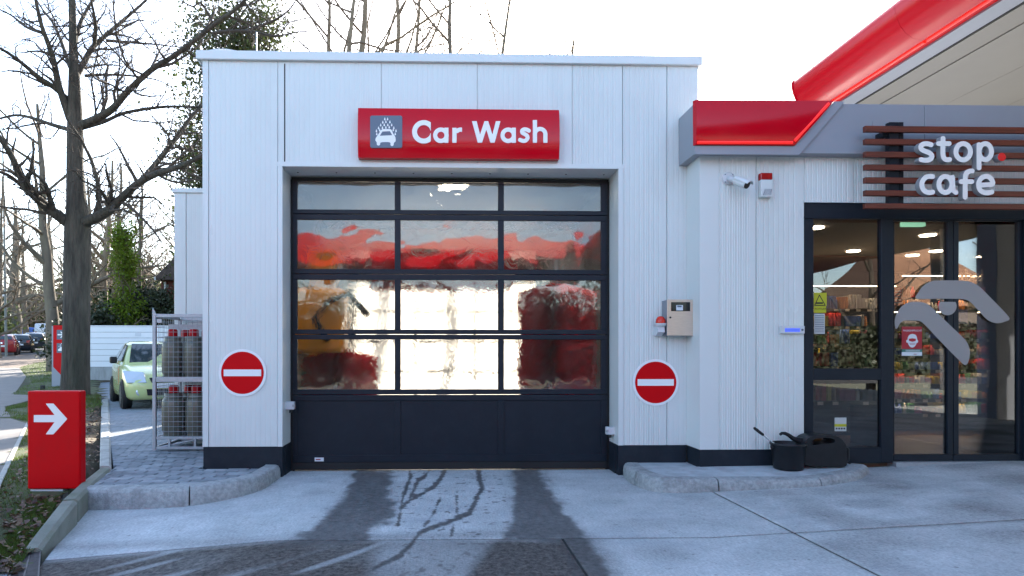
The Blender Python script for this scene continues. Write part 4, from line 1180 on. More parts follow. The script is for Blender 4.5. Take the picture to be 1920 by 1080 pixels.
LT['h'] = (U(sd_rect(1628, 1665, 168, 372), sd_rect(1722, 1759, 292, 372), I(sd_ring((1693, 296), 47.5, 18.5), lambda x, y: y - 297)), (1628, 1759, 166, 373))
for f, bx in LT.values():
    glyph('letter', f, bx, 3.2, c6, FY - 0.002, 0.014, M['letter_white'], sgn)

# ---- the two no entry roundels
def no_entry(x, y, label, Y=-0.003):
    r = thing('no_entry_sign', at(x, y + 44, 0), label, 'sign', 'no entry roundels beside the car wash door')
    c = at(x, y, Y); s = 6.0 / FPX
    MB().lathe([(44 * s, 0), (44 * s, 0.006)], 56, (c.x, Y, c.z), 'y', False).build('disc', M['sign_film_white'], r)
    MB().lathe([(39.3 * s, 0), (39.3 * s, 0.001)], 56, (c.x, Y - 0.0062, c.z), 'y', False).build('red_field', M['no_entry_red'], r)
    MB().box(c.x - 34.5 * s, c.x + 34.5 * s, Y - 0.0084, Y - 0.0074, c.z - 6.2 * s, c.z + 6.2 * s).build('bar', M['sign_film_white'], r)
no_entry(455, 699, 'round red no entry sign on the wall left of the car wash door')
no_entry(1229, 717, 'round red no entry sign below the steel control box')

# ---- control box, beacon, door contacts
cb = thing('control_box', at(1275, 629, 0), 'small steel control cabinet with a dark window on the right wall', 'control box')
BY = -0.145
p0 = at(1251, 629, BY); p1 = at(1300, 562, BY)
MB().bbox(p0.x, p1.x, BY + 0.012, -0.0005, p0.z, p1.z, 0.004).build('case', M['steel_side'], cb)
lid = pbox(1251, 1300, 561.5, 629.5, BY, 0.011, bev=0.003).build('lid', M['stainless'], cb)
pbox(1258.5, 1294, 566.5, 583.5, BY - 0.003, 0.0025).build('window', M['black_gloss'], cb)
pbox(1268, 1280.5, 572, 582, BY - 0.0045, 0.001).build('label_card', M['poster_white'], cb)
pbox(1270, 1278, 573, 576, BY - 0.006, 0.001).build('label_print', M['slate_plate'], cb)
q = at(1256.7, 595.4, BY); MB().lathe([(0.009, 0), (0.009, 0.006), (0.004, 0.008)], 12, (q.x, BY, q.z), 'y').build('lock', M['ink_black'], cb)
bc = thing('beacon_light', at(1238, 629, -0.08), 'small red domed warning light on a grey bracket beside the control box', 'warning light')
q = at(1238.6, 606, -0.10); s = 5.9 / FPX
MB().lathe([(9 * s, 0), (9.2 * s, 2 * s), (8.4 * s, 7 * s), (6.2 * s, 11 * s), (3 * s, 13 * s), (0, 13.4 * s)], 18, (q.x, q.y, q.z)).build('lens', M['beacon_red'], bc)
MB().lathe([(7 * s, -7 * s), (11 * s, -4 * s), (11 * s, -0.3 * s)], 18, (q.x, q.y, q.z)).build('base', M['light_grey'], bc)
MB().prism([(-0.10 - 0.02, q.z - 6 * s), (-0.0005, q.z - 6 * s), (-0.0005, q.z - 22 * s), (-0.05, q.z - 24 * s), (-0.13, q.z - 17 * s)], 'x', q.x - 7 * s, q.x + 6 * s).build('bracket', M['light_grey'], bc)
for (x0, x1, y0, y1, Y, lb) in ((530.5, 551, 753.5, 768, 0.12, 'grey contact box on the left jamb of the roller door'), (1137.5, 1160.5, 801, 815, 0.14, 'grey contact box on the right jamb of the roller door')):
    r = thing('contact_box', at((x0 + x1) / 2, y1, Y), lb, 'switch', 'contact boxes on the door jambs')
    pbox(x0, x1, y0, y1, Y, 0.06, bev=0.004).build('case', M['light_grey'], r)
    xm = x1 - 1 if x0 < 800 else x0 + 1
    pbox(xm - 2.5, xm + 2.5, y0 + 5, y1 - 5, Y - 0.01, 0.009).build('contact', M['galvanised'], r)
    pbox(xm - 8 if x0 < 800 else xm + 3, xm - 3 if x0 < 800 else xm + 8, y1 + 0.5, y1 + 6, Y + 0.02, 0.02).build('cable_gland', M['ink_black'], r)

# ------------------------------------------------------------------ the shop
SW = -0.30           # shop wall plane
shop = thing('shop_building', (5.5, SW, 0.13), 'filling station shop with white ribbed wall and dark glazed entrance', 'building')
SZ0 = 0.285; SZT = 2.98
X1 = 2.338; xa, xb_, xd = 2.514, 2.854, 3.293
MB().box(X1, xa - 0.002, SW, -0.0005, SZ0, SZT).build('corner_trim', M['trim_white'], shop)
ribbed(xa, xb_ - 0.002, SZ0, SZT, SW).build('wall_panel', M['panel_white'], shop)
ribbed(xb_ + 0.002, xd, SZ0, SZT, SW).build('wall_panel', M['panel_white'], shop)
ZH = at(1560, 379.5, SW).z
ribbed(xd + 0.001, 3.753 - 0.002, ZH, SZT, SW).build('wall_panel', M['panel_white'], shop)
for k in range(6):
    ribbed(3.753 + 0.9 * k + 0.002, 3.753 + 0.9 * (k + 1) - 0.002, ZH, SZT, SW).build('wall_panel', M['panel_white'], shop)
MB().box(X1 + 0.006, xd - 0.003, SW + 0.008, 0.0, -0.1, SZ0 - 0.002).build('plinth', M['plinth'], shop)
# entrance: frames and panes
EY = -0.285
ent = MB()
z_b = at(1560, 869, EY).z; z_h = ZH - 0.002; z_g = at(1600, 410, EY).z
xw0, xw1 = xd + 0.001, at(1526, 500, EY).x
ent.box(xw0, 9.0, EY, EY + 0.08, z_g, z_h)
ent_o = ent.build('entrance_frame', M['anthracite'], shop)
def fr(x0, x1, y0, y1, Y=EY + 0.004, th=0.06, m_='anthracite', nm='frame_bar'): return pbox(x0, x1, y0, y1, Y, th, bev=0.004).build(nm, M[m_], ent_o)
ZGp = 410.5
fr(1508.5, 1525.5, ZGp, 868.5); fr(1652.5, 1675, ZGp, 867.5); fr(1525.8, 1652.2, 691, 712.5, EY + 0.006); fr(1525.8, 1652.2, 839, 868.5, EY + 0.006)
DYp = EY + 0.03
for (l, r_) in ((1675.5, 1786.8), (1788.2, 1919)):
    fr(l, r_, 852, 864, DYp); fr(l, r_, 410.5, 414.5, DYp)
fr(1777, 1786.8, 415, 851.5, DYp); fr(1788.2, 1798, 415, 851.5, DYp); fr(1909, 1920, 415, 851.5, DYp)
fr(1675.3, 1677.5, 415, 851.5, DYp)
fr(1921, 1950, ZGp, 866); fr(1951, 2400, 842, 866)
MB().box(at(1676, 860, EY).x, at(1950, 860, EY).x, EY - 0.03, EY + 0.09, 0.05, at(1790, 865.5, EY).z).build('threshold', M['galvanised'], ent_o)
def pane(x0, x1, y0, y1, Y): return pbox(x0, x1, y0, y1, Y, 0.004).build('pane', M['shop_glass'], ent_o)
pane(1525, 1653, 410, 692, EY + 0.03); pane(1525, 1653, 712, 840, EY + 0.03)
pane(1677, 1778, 414, 853, DYp + 0.02); pane(1797, 1910, 414, 853, DYp + 0.02); pane(1950, 2400, 410, 843, EY + 0.03)
# room behind the glass
FZ = 0.165; CZ = 2.62
MB().box(X1 + 0.02, 9.0, EY + 0.09, 5.2, 0.02, FZ).build('floor', M['shop_floor'], shop)
MB().box(X1 + 0.02, 9.0, EY + 0.085, 5.2, CZ, CZ + 0.1).build('ceiling', M['shop_ceiling'], shop)
MB().box(X1 + 0.02, 9.0, 5.2, 5.3, 0.02, SZT).build('back_wall', M['shop_wall'], shop)
MB().box(2.46, 3.22, EY + 0.11, EY + 0.14, FZ, CZ).build('inner_lining', M['shop_wall'], shop)
MB().box(2.46, 2.54, EY + 0.14, 5.2, FZ, CZ).build('inner_lining', M['shop_wall'], shop)
MB().box(9.0, 9.1, SW, 5.3, 0.02, SZT).build('side_wall', M['shop_wall'], shop)
MB().box(X1 + 0.12, 9.1, SW + 0.07, 5.3, SZT - 0.12, SZT).build('roof', M['fascia_grey'], shop)
for (x, y, Y) in ((1530, 426, 1.0), (1711, 478, 2.6), (1756, 470, 2.0), (1845, 480, 2.6), (1898, 472, 2.0), (1600, 470, 3.0), (1990, 470, 2.2), (1740, 440, 1.2), (1850, 440, 1.2), (1950, 440, 1.2)):  # the last of these spots are added to brighten the shelves
    p = at(x, y, Y); t_ = (CZ - EYE) / (p.z - EYE)
    c = Vector((p.x * t_, -DIST + (Y + DIST) * t_, CZ))
    if c.y > 5 or c.y < 0: c.y = min(max(c.y, 0.6), 4.6)
    MB().lathe([(0.085, -0.012), (0.085, -0.003)], 18, c).build('downlight_and_fill', M['downlight_and_fill'], shop)

# fascia over the shop
fas = thing('shop_fascia', (6, -0.41, 2.92), 'grey fascia over the shop front with a pointed glossy red band', 'fascia')
FB, FT = 2.925, 3.372
FYc = -0.40
mb = MB().box(2.262, 2.34, FYc, -0.001, FB, FT)
mb.build('end_box', M['fascia_grey'], fas)
MB().box(2.3405, at(1490, 250, FYc).x, FYc + 0.002, SW + 0.068, FB + 0.002, FT - 0.004).build('backing', M['fascia_grey'], fas)
xs0 = at(1480, 250, FYc).x
zr = at(1750, 197, FYc).z; zrb = at(1750, 290, FYc).z
x = at(1500, 250, FYc - 0.01).x
jn = [at(1470, 250, FYc).x, at(1732.5, 250, FYc).x, at(1732.5, 250, FYc).x + 2.4, at(1732.5, 250, FYc).x + 4.8]
for a_, b2 in zip(jn[:-1], jn[1:]):
    MB().bbox(a_ + 0.002, b2 - 0.002, FYc - 0.008, SW + 0.066, zrb, zr, 0.003).build('fascia_panel', M['fascia_grey'], fas)
# pointed red band, slightly bulged
RY = FYc - 0.036
def red_band():
    mb = MB(); n = 14
    tl, tr, br, bl = at(1303.5, 188, RY), at(1563, 189.5, RY), at(1489, 273, RY), at(1304, 272, RY)
    vs = []; nxs = 14
    for k in range(n + 1):
        s = k / n
        L0 = bl.lerp(tl, s); R0 = br.lerp(tr, s)
        for i in range(nxs + 1):
            p = L0.lerp(R0, i / nxs)
            vs.append((p.x, RY - 0.030 * math.sin(math.pi * (0.12 + 0.8 * s)) , p.z))
    fs = [(k * (nxs + 1) + i, k * (nxs + 1) + i + 1, (k + 1) * (nxs + 1) + i + 1, (k + 1) * (nxs + 1) + i) for k in range(n) for i in range(nxs)]
    mb.add(vs, fs, True)
    # edges back to the fascia
    rim = [i for i in range(nxs + 1)] + [k * (nxs + 1) + nxs for k in range(1, n + 1)] + [n * (nxs + 1) + i for i in range(nxs - 1, -1, -1)] + [k * (nxs + 1) for k in range(n - 1, 0, -1)]
    base = len(mb.v)
    back = [(mb.v[r_][0] - (0.012 if mb.v[r_][0] < tl.x + 0.01 else 0), FYc - 0.012, mb.v[r_][2]) for r_ in rim]
    mb.add(back, [])
    for k in range(len(rim)):
        j = (k + 1) % len(rim); mb.f.append((rim[k], base + k, base + j, rim[j])); mb.sm.append(False)
    return mb
red_band().build('red_band', M['sign_red'], fas)
tb = [at(*p, FYc - 0.03) for p in [(1303.5, 273), (1489.5, 274), (1564, 190), (1584, 190.5), (1499, 290), (1303.5, 289)]]
MB().prism([(p.x, p.z) for p in tb], 'y', FYc - 0.03, FYc - 0.0085).build('lower_trim', M['fascia_grey'], fas)
nl = [at(*p, RY - 0.024) for p in [(1308, 267), (1394, 267), (1486, 267.5)]]
MB().tube(nl, 0.0125, 8).build('light_strip', M['neon_red'], fas)
MB().tube([at(1490, 264, RY - 0.022), at(1554, 194, RY - 0.022)], 0.0125, 8).build('light_strip', M['neon_red'], fas)
pbox(1636.5, 1687, 227.5, 262, FYc - 0.012, 0.003).build('mounting_plate', M['fascia_grey'], fas)

# ---- slatted screen with the cafe lettering
scr = thing('slat_screen', at(1780, 390, -0.5), 'screen of seven reddish brown wooden slats above the shop entrance', 'slat screen')
SLY = -0.56
xr = 7.4
for y0, y1 in ((235.5, 246.5), (259.8, 270.2), (283.8, 294.2), (308, 318.2), (332, 342.6), (356.4, 366.6), (381, 390.6)):
    p = at(1622.5, y1, SLY)
    MB().bbox(p.x, xr, SLY, SLY + 0.036, p.z, at(1622.5, y0, SLY).z, 0.003).build('slat', M['wood_slat'], scr)
for x0, x1 in ((1667.5, 1685), (2010, 2030)):
    pbox(x0, x1, 204 if x0 > 2000 else 229, 383, SLY + 0.038, 0.05).build('post', M['anthracite'], scr)
    pbox(x0 + 18.5, x0 + 26.5, 229, 383, SLY + 0.06, 0.03).build('post', M['anthracite'], scr)
    pbox(x0 - 12, x0 - 1, 246, 255, SLY + 0.05, 0.10).build('bracket', M['anthracite'], scr)
cs_ = thing('cafe_lettering', at(1797, 372, SLY), 'white raised stop cafe lettering with a red dot on the wooden slats', 'sign')
c7 = lambda x, y: (1600 + x / 4.909, 200 + y / 4.909)
hw = 22.5
CL = [
 (sd_line(spline_pts([(716, 350), (682, 341), (645, 344), (622, 364), (627, 391), (660, 409), (698, 424), (722, 448), (716, 477), (690, 491), (655, 493), (624, 487)], 4), hw), (590, 752, 312, 522)),
 (U(sd_line(spline_pts([(826, 293), (825, 360), (825, 430), (833, 470), (856, 488), (886, 486)], 4), hw), sd_line([(785, 340), (882, 340)], hw)), (758, 912, 265, 516)),
 (sd_line(ell(1011, 415, 67, 75), hw, True), (918, 1104, 314, 516)),
 (U(sd_line([(1157, 350), (1157, 563)], hw), sd_line(ell(1215, 414, 57, 74), hw, True)), (1130, 1300, 314, 590)),
 (sd_line(spline_pts([(731, 643), (700, 641), (665, 652), (639, 683), (630, 716), (638, 752), (662, 780), (697, 791), (730, 786)], 4), hw), (600, 758, 612, 818)),
 (U(sd_line(ell(848, 716, 60, 74), hw, True), sd_line(spline_pts([(913, 650), (916, 715), (920, 765), (945, 790)], 4), hw)), (760, 972, 614, 818)),
 (U(sd_line(spline_pts([(1094, 592), (1064, 596), (1040, 616), (1031, 650), (1030, 740), (1030, 833)], 4), hw), sd_line([(993, 690), (1090, 690)], hw)), (966, 1120, 566, 860)),
 (sd_line(spline_pts([(1158, 722), (1220, 720), (1281, 712), (1274, 672), (1246, 646), (1210, 642), (1175, 662), (1155, 700), (1155, 740), (1172, 772), (1205, 790), (1245, 792), (1275, 785)], 3), hw), (1126, 1310, 616, 820)),
]
for f, bx in CL:
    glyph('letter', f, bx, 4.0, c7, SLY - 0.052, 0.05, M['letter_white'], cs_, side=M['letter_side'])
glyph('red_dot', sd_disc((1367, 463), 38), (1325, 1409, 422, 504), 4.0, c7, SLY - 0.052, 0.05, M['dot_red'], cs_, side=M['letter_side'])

# ---- small things on the shop wall
cc = thing('security_camera', at(1365, 347, SW), 'white bullet security camera on a round base on the ribbed wall', 'camera')
q = at(1365, 335.4, SW); s = 5.7 / FPX
bp_ = MB().lathe([(12 * s, 0), (12 * s, 0.012), (9 * s, 0.02)], 24, (q.x, SW - 0.0005, q.z), 'y').build('base_plate', M['light_grey'], cc)
for dx, dz in ((-1, 1), (1, 1), (-1, -1), (1, -1)):
    MB().lathe([(1.1 * s, 0), (1.1 * s, 0.003)], 8, (q.x + dx * 7.2 * s, SW - 0.019, q.z + dz * 7.2 * s), 'y').build('screw', M['slate_plate'], bp_)
h0 = at(1366.5, 335.5, SW - 0.018); h1 = at(1370, 336, SW - 0.07); h2 = at(1377, 337, SW - 0.09)
MB().tube([h0, h1, h2], [0.022, 0.024, 0.02], 12).build('joint', M['light_grey'], cc)
b0 = at(1377, 338, SW - 0.085); b1 = at(1400, 347, SW - 0.19)
MB().tube([b0, b0.lerp(b1, 0.1), b1], [0.026, 0.035, 0.035], 16).build('body', M['trim_white'], cc)
dd = (b1 - b0).normalized(); MB().tube([b1 + dd * 0.0005, b1 + dd * 0.008], 0.031, 16).build('lens', M['ink_black'], cc)
upv = Vector((0, 0, 1)); sd_ = dd.cross(upv).normalized(); un = sd_.cross(dd)
mb = MB(); hv = []
for k in range(9):
    a_ = math.pi * (0.12 + 0.76 * k / 8)
    o_ = sd_ * math.cos(a_) * 0.041 + un * math.sin(a_) * 0.043
    hv += [b0 + dd * 0.01 + o_, b1 + dd * 0.03 + o_, b0 + dd * 0.01 + o_ * 1.06, b1 + dd * 0.03 + o_ * 1.06]
fs = []
for k in range(8):
    i = 4 * k; fs += [(i, i + 1, i + 5, i + 4), (i + 2, i + 6, i + 7, i + 3), (i, i + 4, i + 6, i + 2), (i + 1, i + 3, i + 7, i + 5)]
fs += [(0, 2, 3, 1), (32, 33, 35, 34)]
mb.add(hv, fs).build('hood', M['trim_white'], cc)
sr = thing('alarm_siren', at(1437, 370, SW), 'white alarm box with a dark red lens on top and slotted grille', 'alarm')
pbox(1427, 1449, 336.5, 369, SW - 0.055, 0.0545, bev=0.006).build('case', M['trim_white'], sr)
pbox(1426.8, 1449, 323.5, 336.3, SW - 0.055, 0.0545, bev=0.008).build('lens', M['lamp_red'], sr)
for k in range(9):
    x0 = 1431 + k * 1.9
    mb = MB(); A_ = at(x0 - 1, 366, SW - 0.0562); B_ = at(x0 + 3.5, 354, SW - 0.0562)
    A_.x = max(A_.x, at(1431, 360, SW - 0.055).x); B_.x = min(B_.x, at(1447, 360, SW - 0.055).x)
    if B_.x - A_.x > 0.004: mb.tube([A_, B_], 0.0014, 4).build('grille_slot', M['slate_plate'], sr)
ic = thing('night_bell', at(1487, 626, SW), 'small grey call panel with a blue display at the entrance edge', 'call panel')
pbox(1464, 1509, 611, 625.5, SW - 0.03, 0.0295, bev=0.003).build('case', M['light_grey'], ic)
pbox(1472, 1500, 615.5, 622, SW - 0.0315, 0.001).build('display', M['panel_lcd'], ic)
q = at(1504.5, 618.5, SW - 0.031); MB().lathe([(0.010, 0), (0.010, 0.004)], 14, (q.x, SW - 0.0305, q.z), 'y').build('button', M['slate_plate'], ic)

# ---- film and notices on the glass
GY = EY + 0.0015
c8 = lambda x, y: (1500 + x / 3.483, 370 + y / 3.483)
c9 = lambda x, y: (1660 + x / 4.9077, 480 + y / 4.9077)
lg = thing('door_logo', at(1790, 684, GY), 'large grey winged emblem film across both sliding doors', 'decal')
w1 = sd_poly(smooth_poly([(285, 393), (305, 335), (350, 275), (425, 232), (500, 225), (690, 225), (790, 240), (870, 285), (960, 375), (1060, 475), (1144, 574), (1100, 604), (1040, 618), (980, 608), (925, 575), (860, 505), (790, 430), (740, 402), (660, 393), (470, 393)], 4))
glyph('wing', w1, (270, 1160, 215, 630), 9, c9, DYp - 0.002, 0.001, M['decal_grey'], lg)
w2 = sd_poly(smooth_poly([(95, 668), (86, 600), (105, 530), (150, 465), (210, 428), (285, 420), (365, 432), (430, 475), (500, 545), (610, 650), (700, 735), (755, 800), (778, 880), (768, 960), (738, 1004), (680, 960), (570, 850), (460, 735), (370, 640), (320, 600), (260, 594), (180, 594), (140, 615), (110, 665)], 4))
glyph('wing', w2, (70, 795, 410, 1015), 9, c9, DYp - 0.002, 0.001, M['decal_grey'], lg)
glyph('dot', I(sd_disc((573, 462), 83), lambda x, y: 422 - y), (485, 662, 415, 550), 7, c9, DYp - 0.002, 0.001, M['decal_grey'], lg)
ps = thing('mask_poster', at(1710, 667, GY), 'red notice with a masked face on the left sliding door', 'poster')
PY = DYp + 0.017
pbox(1690.8, 1728.8, 612.5, 654.5, PY, 0.001).build('red_sheet', M['poster_red'], ps)
pbox(1690.8, 1728.8, 654.6, 660, PY, 0.001).build('green_stripe', M['poster_green'], ps)
pbox(1690.8, 1728.8, 660.1, 667, PY, 0.001).build('white_stripe', M['poster_white'], ps)
text_part('lettering', 'MASKENPFLICHT', 1693, 621.5, PY - 0.001, 0.0235, M['poster_white'], ps, 0.0005)
for y_ in (656.2, 658.0): pbox(1698, 1725, y_, y_ + 0.7, PY - 0.001, 0.0006).build('print_line', M['poster_white'], ps)
text_part('lettering', 'star', 1713, 665.2, PY - 0.001, 0.02, M['poster_red'], ps, 0.0005)
face = SUB(U(sd_poly(smooth_poly([(205, 760), (220, 728), (250, 717), (280, 728), (293, 760), (288, 800), (270, 832), (248, 842), (225, 832), (208, 800)], 4)), sd_disc((201, 785), 8, 14), sd_disc((294, 785), 8, 14)),
           U(sd_poly([(216, 762), (250, 757), (282, 762), (280, 782), (250, 790), (218, 782)]), sd_line([(222, 803), (276, 803)], 2.2), sd_line([(226, 815), (272, 815)], 2.2)))
glyph('masked_face', face, (188, 306, 712, 846), 3.2, c9, PY - 0.001, 0.0006, M['poster_white'], ps)
ca = thing('caution_sticker', at(1538, 587, GY), 'yellow caution sticker with a black triangle on the side window', 'sticker')
CY = EY + 0.0285
pbox(1526, 1550, 549, 573.5, CY, 0.001).build('upper_sheet', M['caution_yellow'], ca)
pbox(1526, 1549, 574, 586.5, CY, 0.001).build('lower_sheet', M['caution_yellow'], ca)
tri = U(sd_line([(127, 638), (96, 705), (165, 705)], 2.6, True), sd_rect(102, 150, 685, 696))
glyph('warning_triangle', tri, (90, 172, 632, 710), 2.5, c8, CY - 0.001, 0.0006, M['ink_black'], ca)
text_part('lettering', 'ACHTUNG', 1527, 580.5, CY - 0.001, 0.024, M['ink_black'], ca, 0.0005)
nt_ = thing('paper_notice', at(1537, 625, GY), 'pale printed sheet below the yellow caution sticker', 'notice')
pbox(1526.5, 1546.5, 588, 626, CY, 0.001).build('sheet', M['paper'], nt_)
for k in range(10): pbox(1528, 1545, 591 + k * 3.4, 592.2 + k * 3.4, CY - 0.001, 0.0006).build('print_line', M['slate_plate'], nt_)
oh = thing('hours_sticker', at(1575, 808, GY), 'small pale and yellow sticker low on the side window', 'sticker')
pbox(1565, 1587, 783, 808.5, CY, 0.001).build('sheet', M['paper'], oh)
pbox(1565, 1587, 795, 800, CY - 0.001, 0.0006).build('yellow_stripe', M['caution_yellow'], oh)
for k in range(4):
    q = at(1568.5 + k * 4.8, 803.5, CY); MB().lathe([(0.0085, 0), (0.0085, 0.0005)], 10, (q.x, CY - 0.001, q.z), 'y', False).build('symbol', M['ink_black'], oh)

# ---- inside the shop
def goods(name, label, rows, seed):
    """rows: (x0, x1, y0, y1, z, hmin, hmax, wmin, wmax)"""
    g = np.random.default_rng(seed); mb = MB(); mi = []
    for (x0, x1, y0, y1, z, h0_, h1_, w0_, w1_) in rows:
        x = x0
        while x < x1:
            wdt = g.uniform(w0_, w1_); h = g.uniform(h0_, h1_); nrep = g.integers(1, 5); mcol = int(g.integers(0, 9))
            for _ in range(nrep):
                if x + wdt > x1: break
                yy = y0 + g.uniform(0, 0.02)
                if g.random() < 0.45:
                    c0 = len(mb.f); mb.lathe([(wdt * .45, 0), (wdt * .45, h * .62), (wdt * .18, h * .8), (wdt * .18, h)], 8, (x + wdt / 2, yy + wdt / 2, z)); mi += [mcol] * (len(mb.f) - c0)
                else:
                    c0 = len(mb.f); mb.box(x + 0.003, x + wdt - 0.003, yy, y1, z, z + h); mi += [mcol] * (len(mb.f) - c0)
                x += wdt
            x += g.uniform(0, 0.02)
    o = mb.build(name, M['goods_0'], None, kind='stuff')
    o.data.materials.clear()
    for i in range(9): o.data.materials.append(M['goods_%d' % i])
    o.data.polygons.foreach_set('material_index', np.array(mi, dtype=np.int32))
    return tag(o, label, 'goods')
def shelf_unit(label, x0, x1, y0, y1, zs, seed, gh=(0.12, 0.24), gw=(0.05, 0.1), light=False, back=True):
    r = thing('shop_shelf', ((x0 + x1) / 2, (y0 + y1) / 2, FZ), label, 'shelf')
    for z in zs:
        MB().box(x0, x1, y0, y1, z - 0.03, z - 0.002).build('shelf_board', M['shelf_dark'], r)
        MB().box(x0 + 0.005, x1 - 0.005, y0 - 0.006, y0 - 0.001, z - 0.045, z - 0.005).build('price_rail', M['shelf_dark'], r)
        if light: MB().box(x0 + 0.02, x1 - 0.02, y0 + 0.004, y0 + 0.016, z - 0.042, z - 0.034).build('shelf_fill_strip', M['shelf_fill'], r)  # glowing strip added to light the goods and imitate glints on the rails
        n = int((x1 - x0) / 0.16)
        for k in range(n):
            if rng.random() < 0.75:
                xx = x0 + 0.05 + k * 0.16
                MB().box(xx, xx + 0.06, y0 - 0.009, y0 - 0.0065, z - 0.043, z - 0.008).build('price_tag', M['price_strip'], r)
    MB().box(x0 - 0.03, x0 - 0.001, y0, y1 + 0.03, FZ, max(zs) + 0.35).build('upright', M['shelf_dark'], r)
    MB().box(x1 + 0.001, x1 + 0.03, y0, y1 + 0.03, FZ, max(zs) + 0.35).build('upright', M['shelf_dark'], r)
    if back: MB().box(x0, x1, y1 + 0.002, y1 + 0.03, FZ, max(zs) + 0.35).build('back_panel', M['shelf_dark'], r)
    if light: MB().box(x0 + 0.05, x1 - 0.05, y0 + 0.02, y0 + 0.05, max(zs) + 0.32, max(zs) + 0.328).build('light_strip', M['shelf_fill'], r)  # another glowing strip added to brighten the goods
    goods('shop_goods', 'mixed packets and bottles on ' + label.split(' with')[0].split(' of ')[0], [(x0 + 0.01, x1 - 0.01, y0 + 0.01, y1 - 0.01, z, gh[0], gh[1], gw[0], gw[1]) for z in zs], seed)
shelf_unit('low drinks shelf inside the left shop window', 3.55, 4.55, 0.55, 0.95, [0.66, 1.02], 3, (0.11, 0.2), (0.04, 0.06), back=False)
shelf_unit('tall bright shelf at the back behind the side window', 5.1, 6.6, 3.0, 3.4, [0.55, 0.8, 1.05, 1.3, 1.55, 1.8], 4, (0.1, 0.2), (0.035, 0.07), light=True)
shelf_unit('snack shelf behind the sliding doors', 5.55, 7.4, 1.7, 2.1, [0.42, 0.6, 0.78, 0.96, 1.14, 1.34], 5, (0.06, 0.13), (0.035, 0.08), light=True)
shelf_unit('tobacco wall shelf above the till', 6.9, 9.0 - 0.05, 3.4, 3.75, [1.0, 1.2, 1.4, 1.6, 1.8, 2.0], 6, (0.1, 0.17), (0.035, 0.07), light=True)
ct = thing('shop_counter', (4.6, 2.0, FZ), 'dark till counter inside the shop', 'counter')
MB().bbox(3.3, 5.0, 1.6, 2.2, FZ, 1.0, 0.02).build('body', M['shelf_dark'], ct)
MB().bbox(3.25, 5.05, 1.55, 2.25, 1.002, 1.04, 0.01).build('top', M['light_grey'], ct)
bd = thing('tobacco_sign', at(1850, 520, 3.3), 'backlit tobacco lettering above the till seen through the right door', 'sign')
text_part('lettering', 'Tabakwaren', 1775, 527, 3.3, 0.26, M['price_strip'], bd, 0.02)
q = thing('red_price_board', at(1682, 575, 1.0), 'small red board with white lines behind the left sliding door', 'board')
pbox(1676.5, 1690.5, 539, 573.5, 0.2, 0.01).build('sheet', M['board_red'], q)
for k in range(5): pbox(1678, 1689, 545 + k * 5.5, 546.5 + k * 5.5, 0.197, 0.002).build('print_line', M['poster_white'], q)
q = thing('exit_sign', at(1715, 424, 0.3), 'pale green lit exit box under the shop ceiling', 'sign')
pbox(1694, 1736, 415, 424, 0.3, 0.05, bev=0.004).build('light_box', M['exit_green'], q)
pbox(1713, 1717, 409, 414.9, 0.31, 0.03).build('hanger', M['shelf_dark'], q)
q = thing('display_panel', at(1815, 607, 2.5), 'blue and green display board at the snack shelf', 'board')
pbox(1798, 1832, 580, 607, 1.55, 0.02).build('blue_half', M['paint_blue'], q); pbox(1815, 1833, 580, 607, 1.546, 0.003).build('green_half', M['poster_green'], q)

# ------------------------------------------------------------------ the filling station canopy
CAN = 4.62
can = thing('station_canopy', (9, -4, 0.1), 'large filling station canopy with a glossy rounded red edge over the shop', 'canopy')
CY0, CY1 = -17.0, 3.0
prof = [(5.35, CAN), (5.24, CAN + 0.02), (5.15, CAN + 0.08), (5.09, CAN + 0.16), (5.05, CAN + 0.26), (5.03, CAN + 0.36), (5.035, CAN + 0.40), (5.06, CAN + 0.43), (5.35, CAN + 0.45)]
def run(pr, y0, y1, name, m_, parent, close=True, smooth=True):
    mb = MB(); n = len(pr)
    mb.add([(x, y1, z) for x, z in pr] + [(x, y0, z) for x, z in pr], [(i, i + 1, n + i + 1, n + i) for i in range(n - 1)], smooth)
    if close:
        mb.f += [tuple(range(n - 1, -1, -1)), tuple(range(n, 2 * n)), (0, n, 2 * n - 1, n - 1)]; mb.sm += [False] * 3
    return mb.build(name, m_, parent)
yb = [CY1, 0.95, -2.6, -6.2, -9.8, -13.4, CY0]
for a_, b2 in zip(yb[:-1], yb[1:]):
    run(prof, b2 + 0.002, a_ - 0.002, 'edge_panel', M['canopy_red'], can)
MB().tube([(x - 0.008, CY1 + 0.004, z) for x, z in prof[:-1]], 0.012, 6).build('end_trim', M['sign_red'], can)
for a_, b2 in zip(yb[:-1], yb[1:]):
    MB().tube([(5.385, a_ - 0.02, CAN - 0.004), (5.385, b2 + 0.02, CAN - 0.004)], 0.02, 8).build('light_strip', M['neon_red'], can)
MB().box(5.351, 5.52, CY0, CY1, CAN + 0.022, CAN + 0.44).build('edge_beam', M['totem_red'], can)
MB().box(5.522, 5.75, CY0, CY1, CAN, CAN + 0.43).build('soffit_band', M['fascia_grey'], can)
MB().box(5.752, 5.85, CY0, CY1, CAN + 0.05, CAN + 0.42).build('shadow_gap', M['anthracite'], can)
xx = 5.852; k = 0
while xx < 15.9:
    x2 = min(xx + (0.32 if k == 0 else 0.9), 16)
    MB().box(xx, x2 - 0.006, CY0, CY1, CAN + 0.02 + (0.012 if k == 0 else 0), CAN + 0.42).build('ceiling_panel', M['canopy_ceiling'], can)
    xx = x2; k += 1
for (x, y) in ((8.5, -4.0), (8.5, -12.0), (14.0, -4.0), (14.0, -12.0)):
    MB().bbox(x - 0.18, x + 0.18, y - 0.18, y + 0.18, fz(min(x, 12), y) - 0.02, CAN + 0.019, 0.02).build('column', M['fascia_grey'], can)
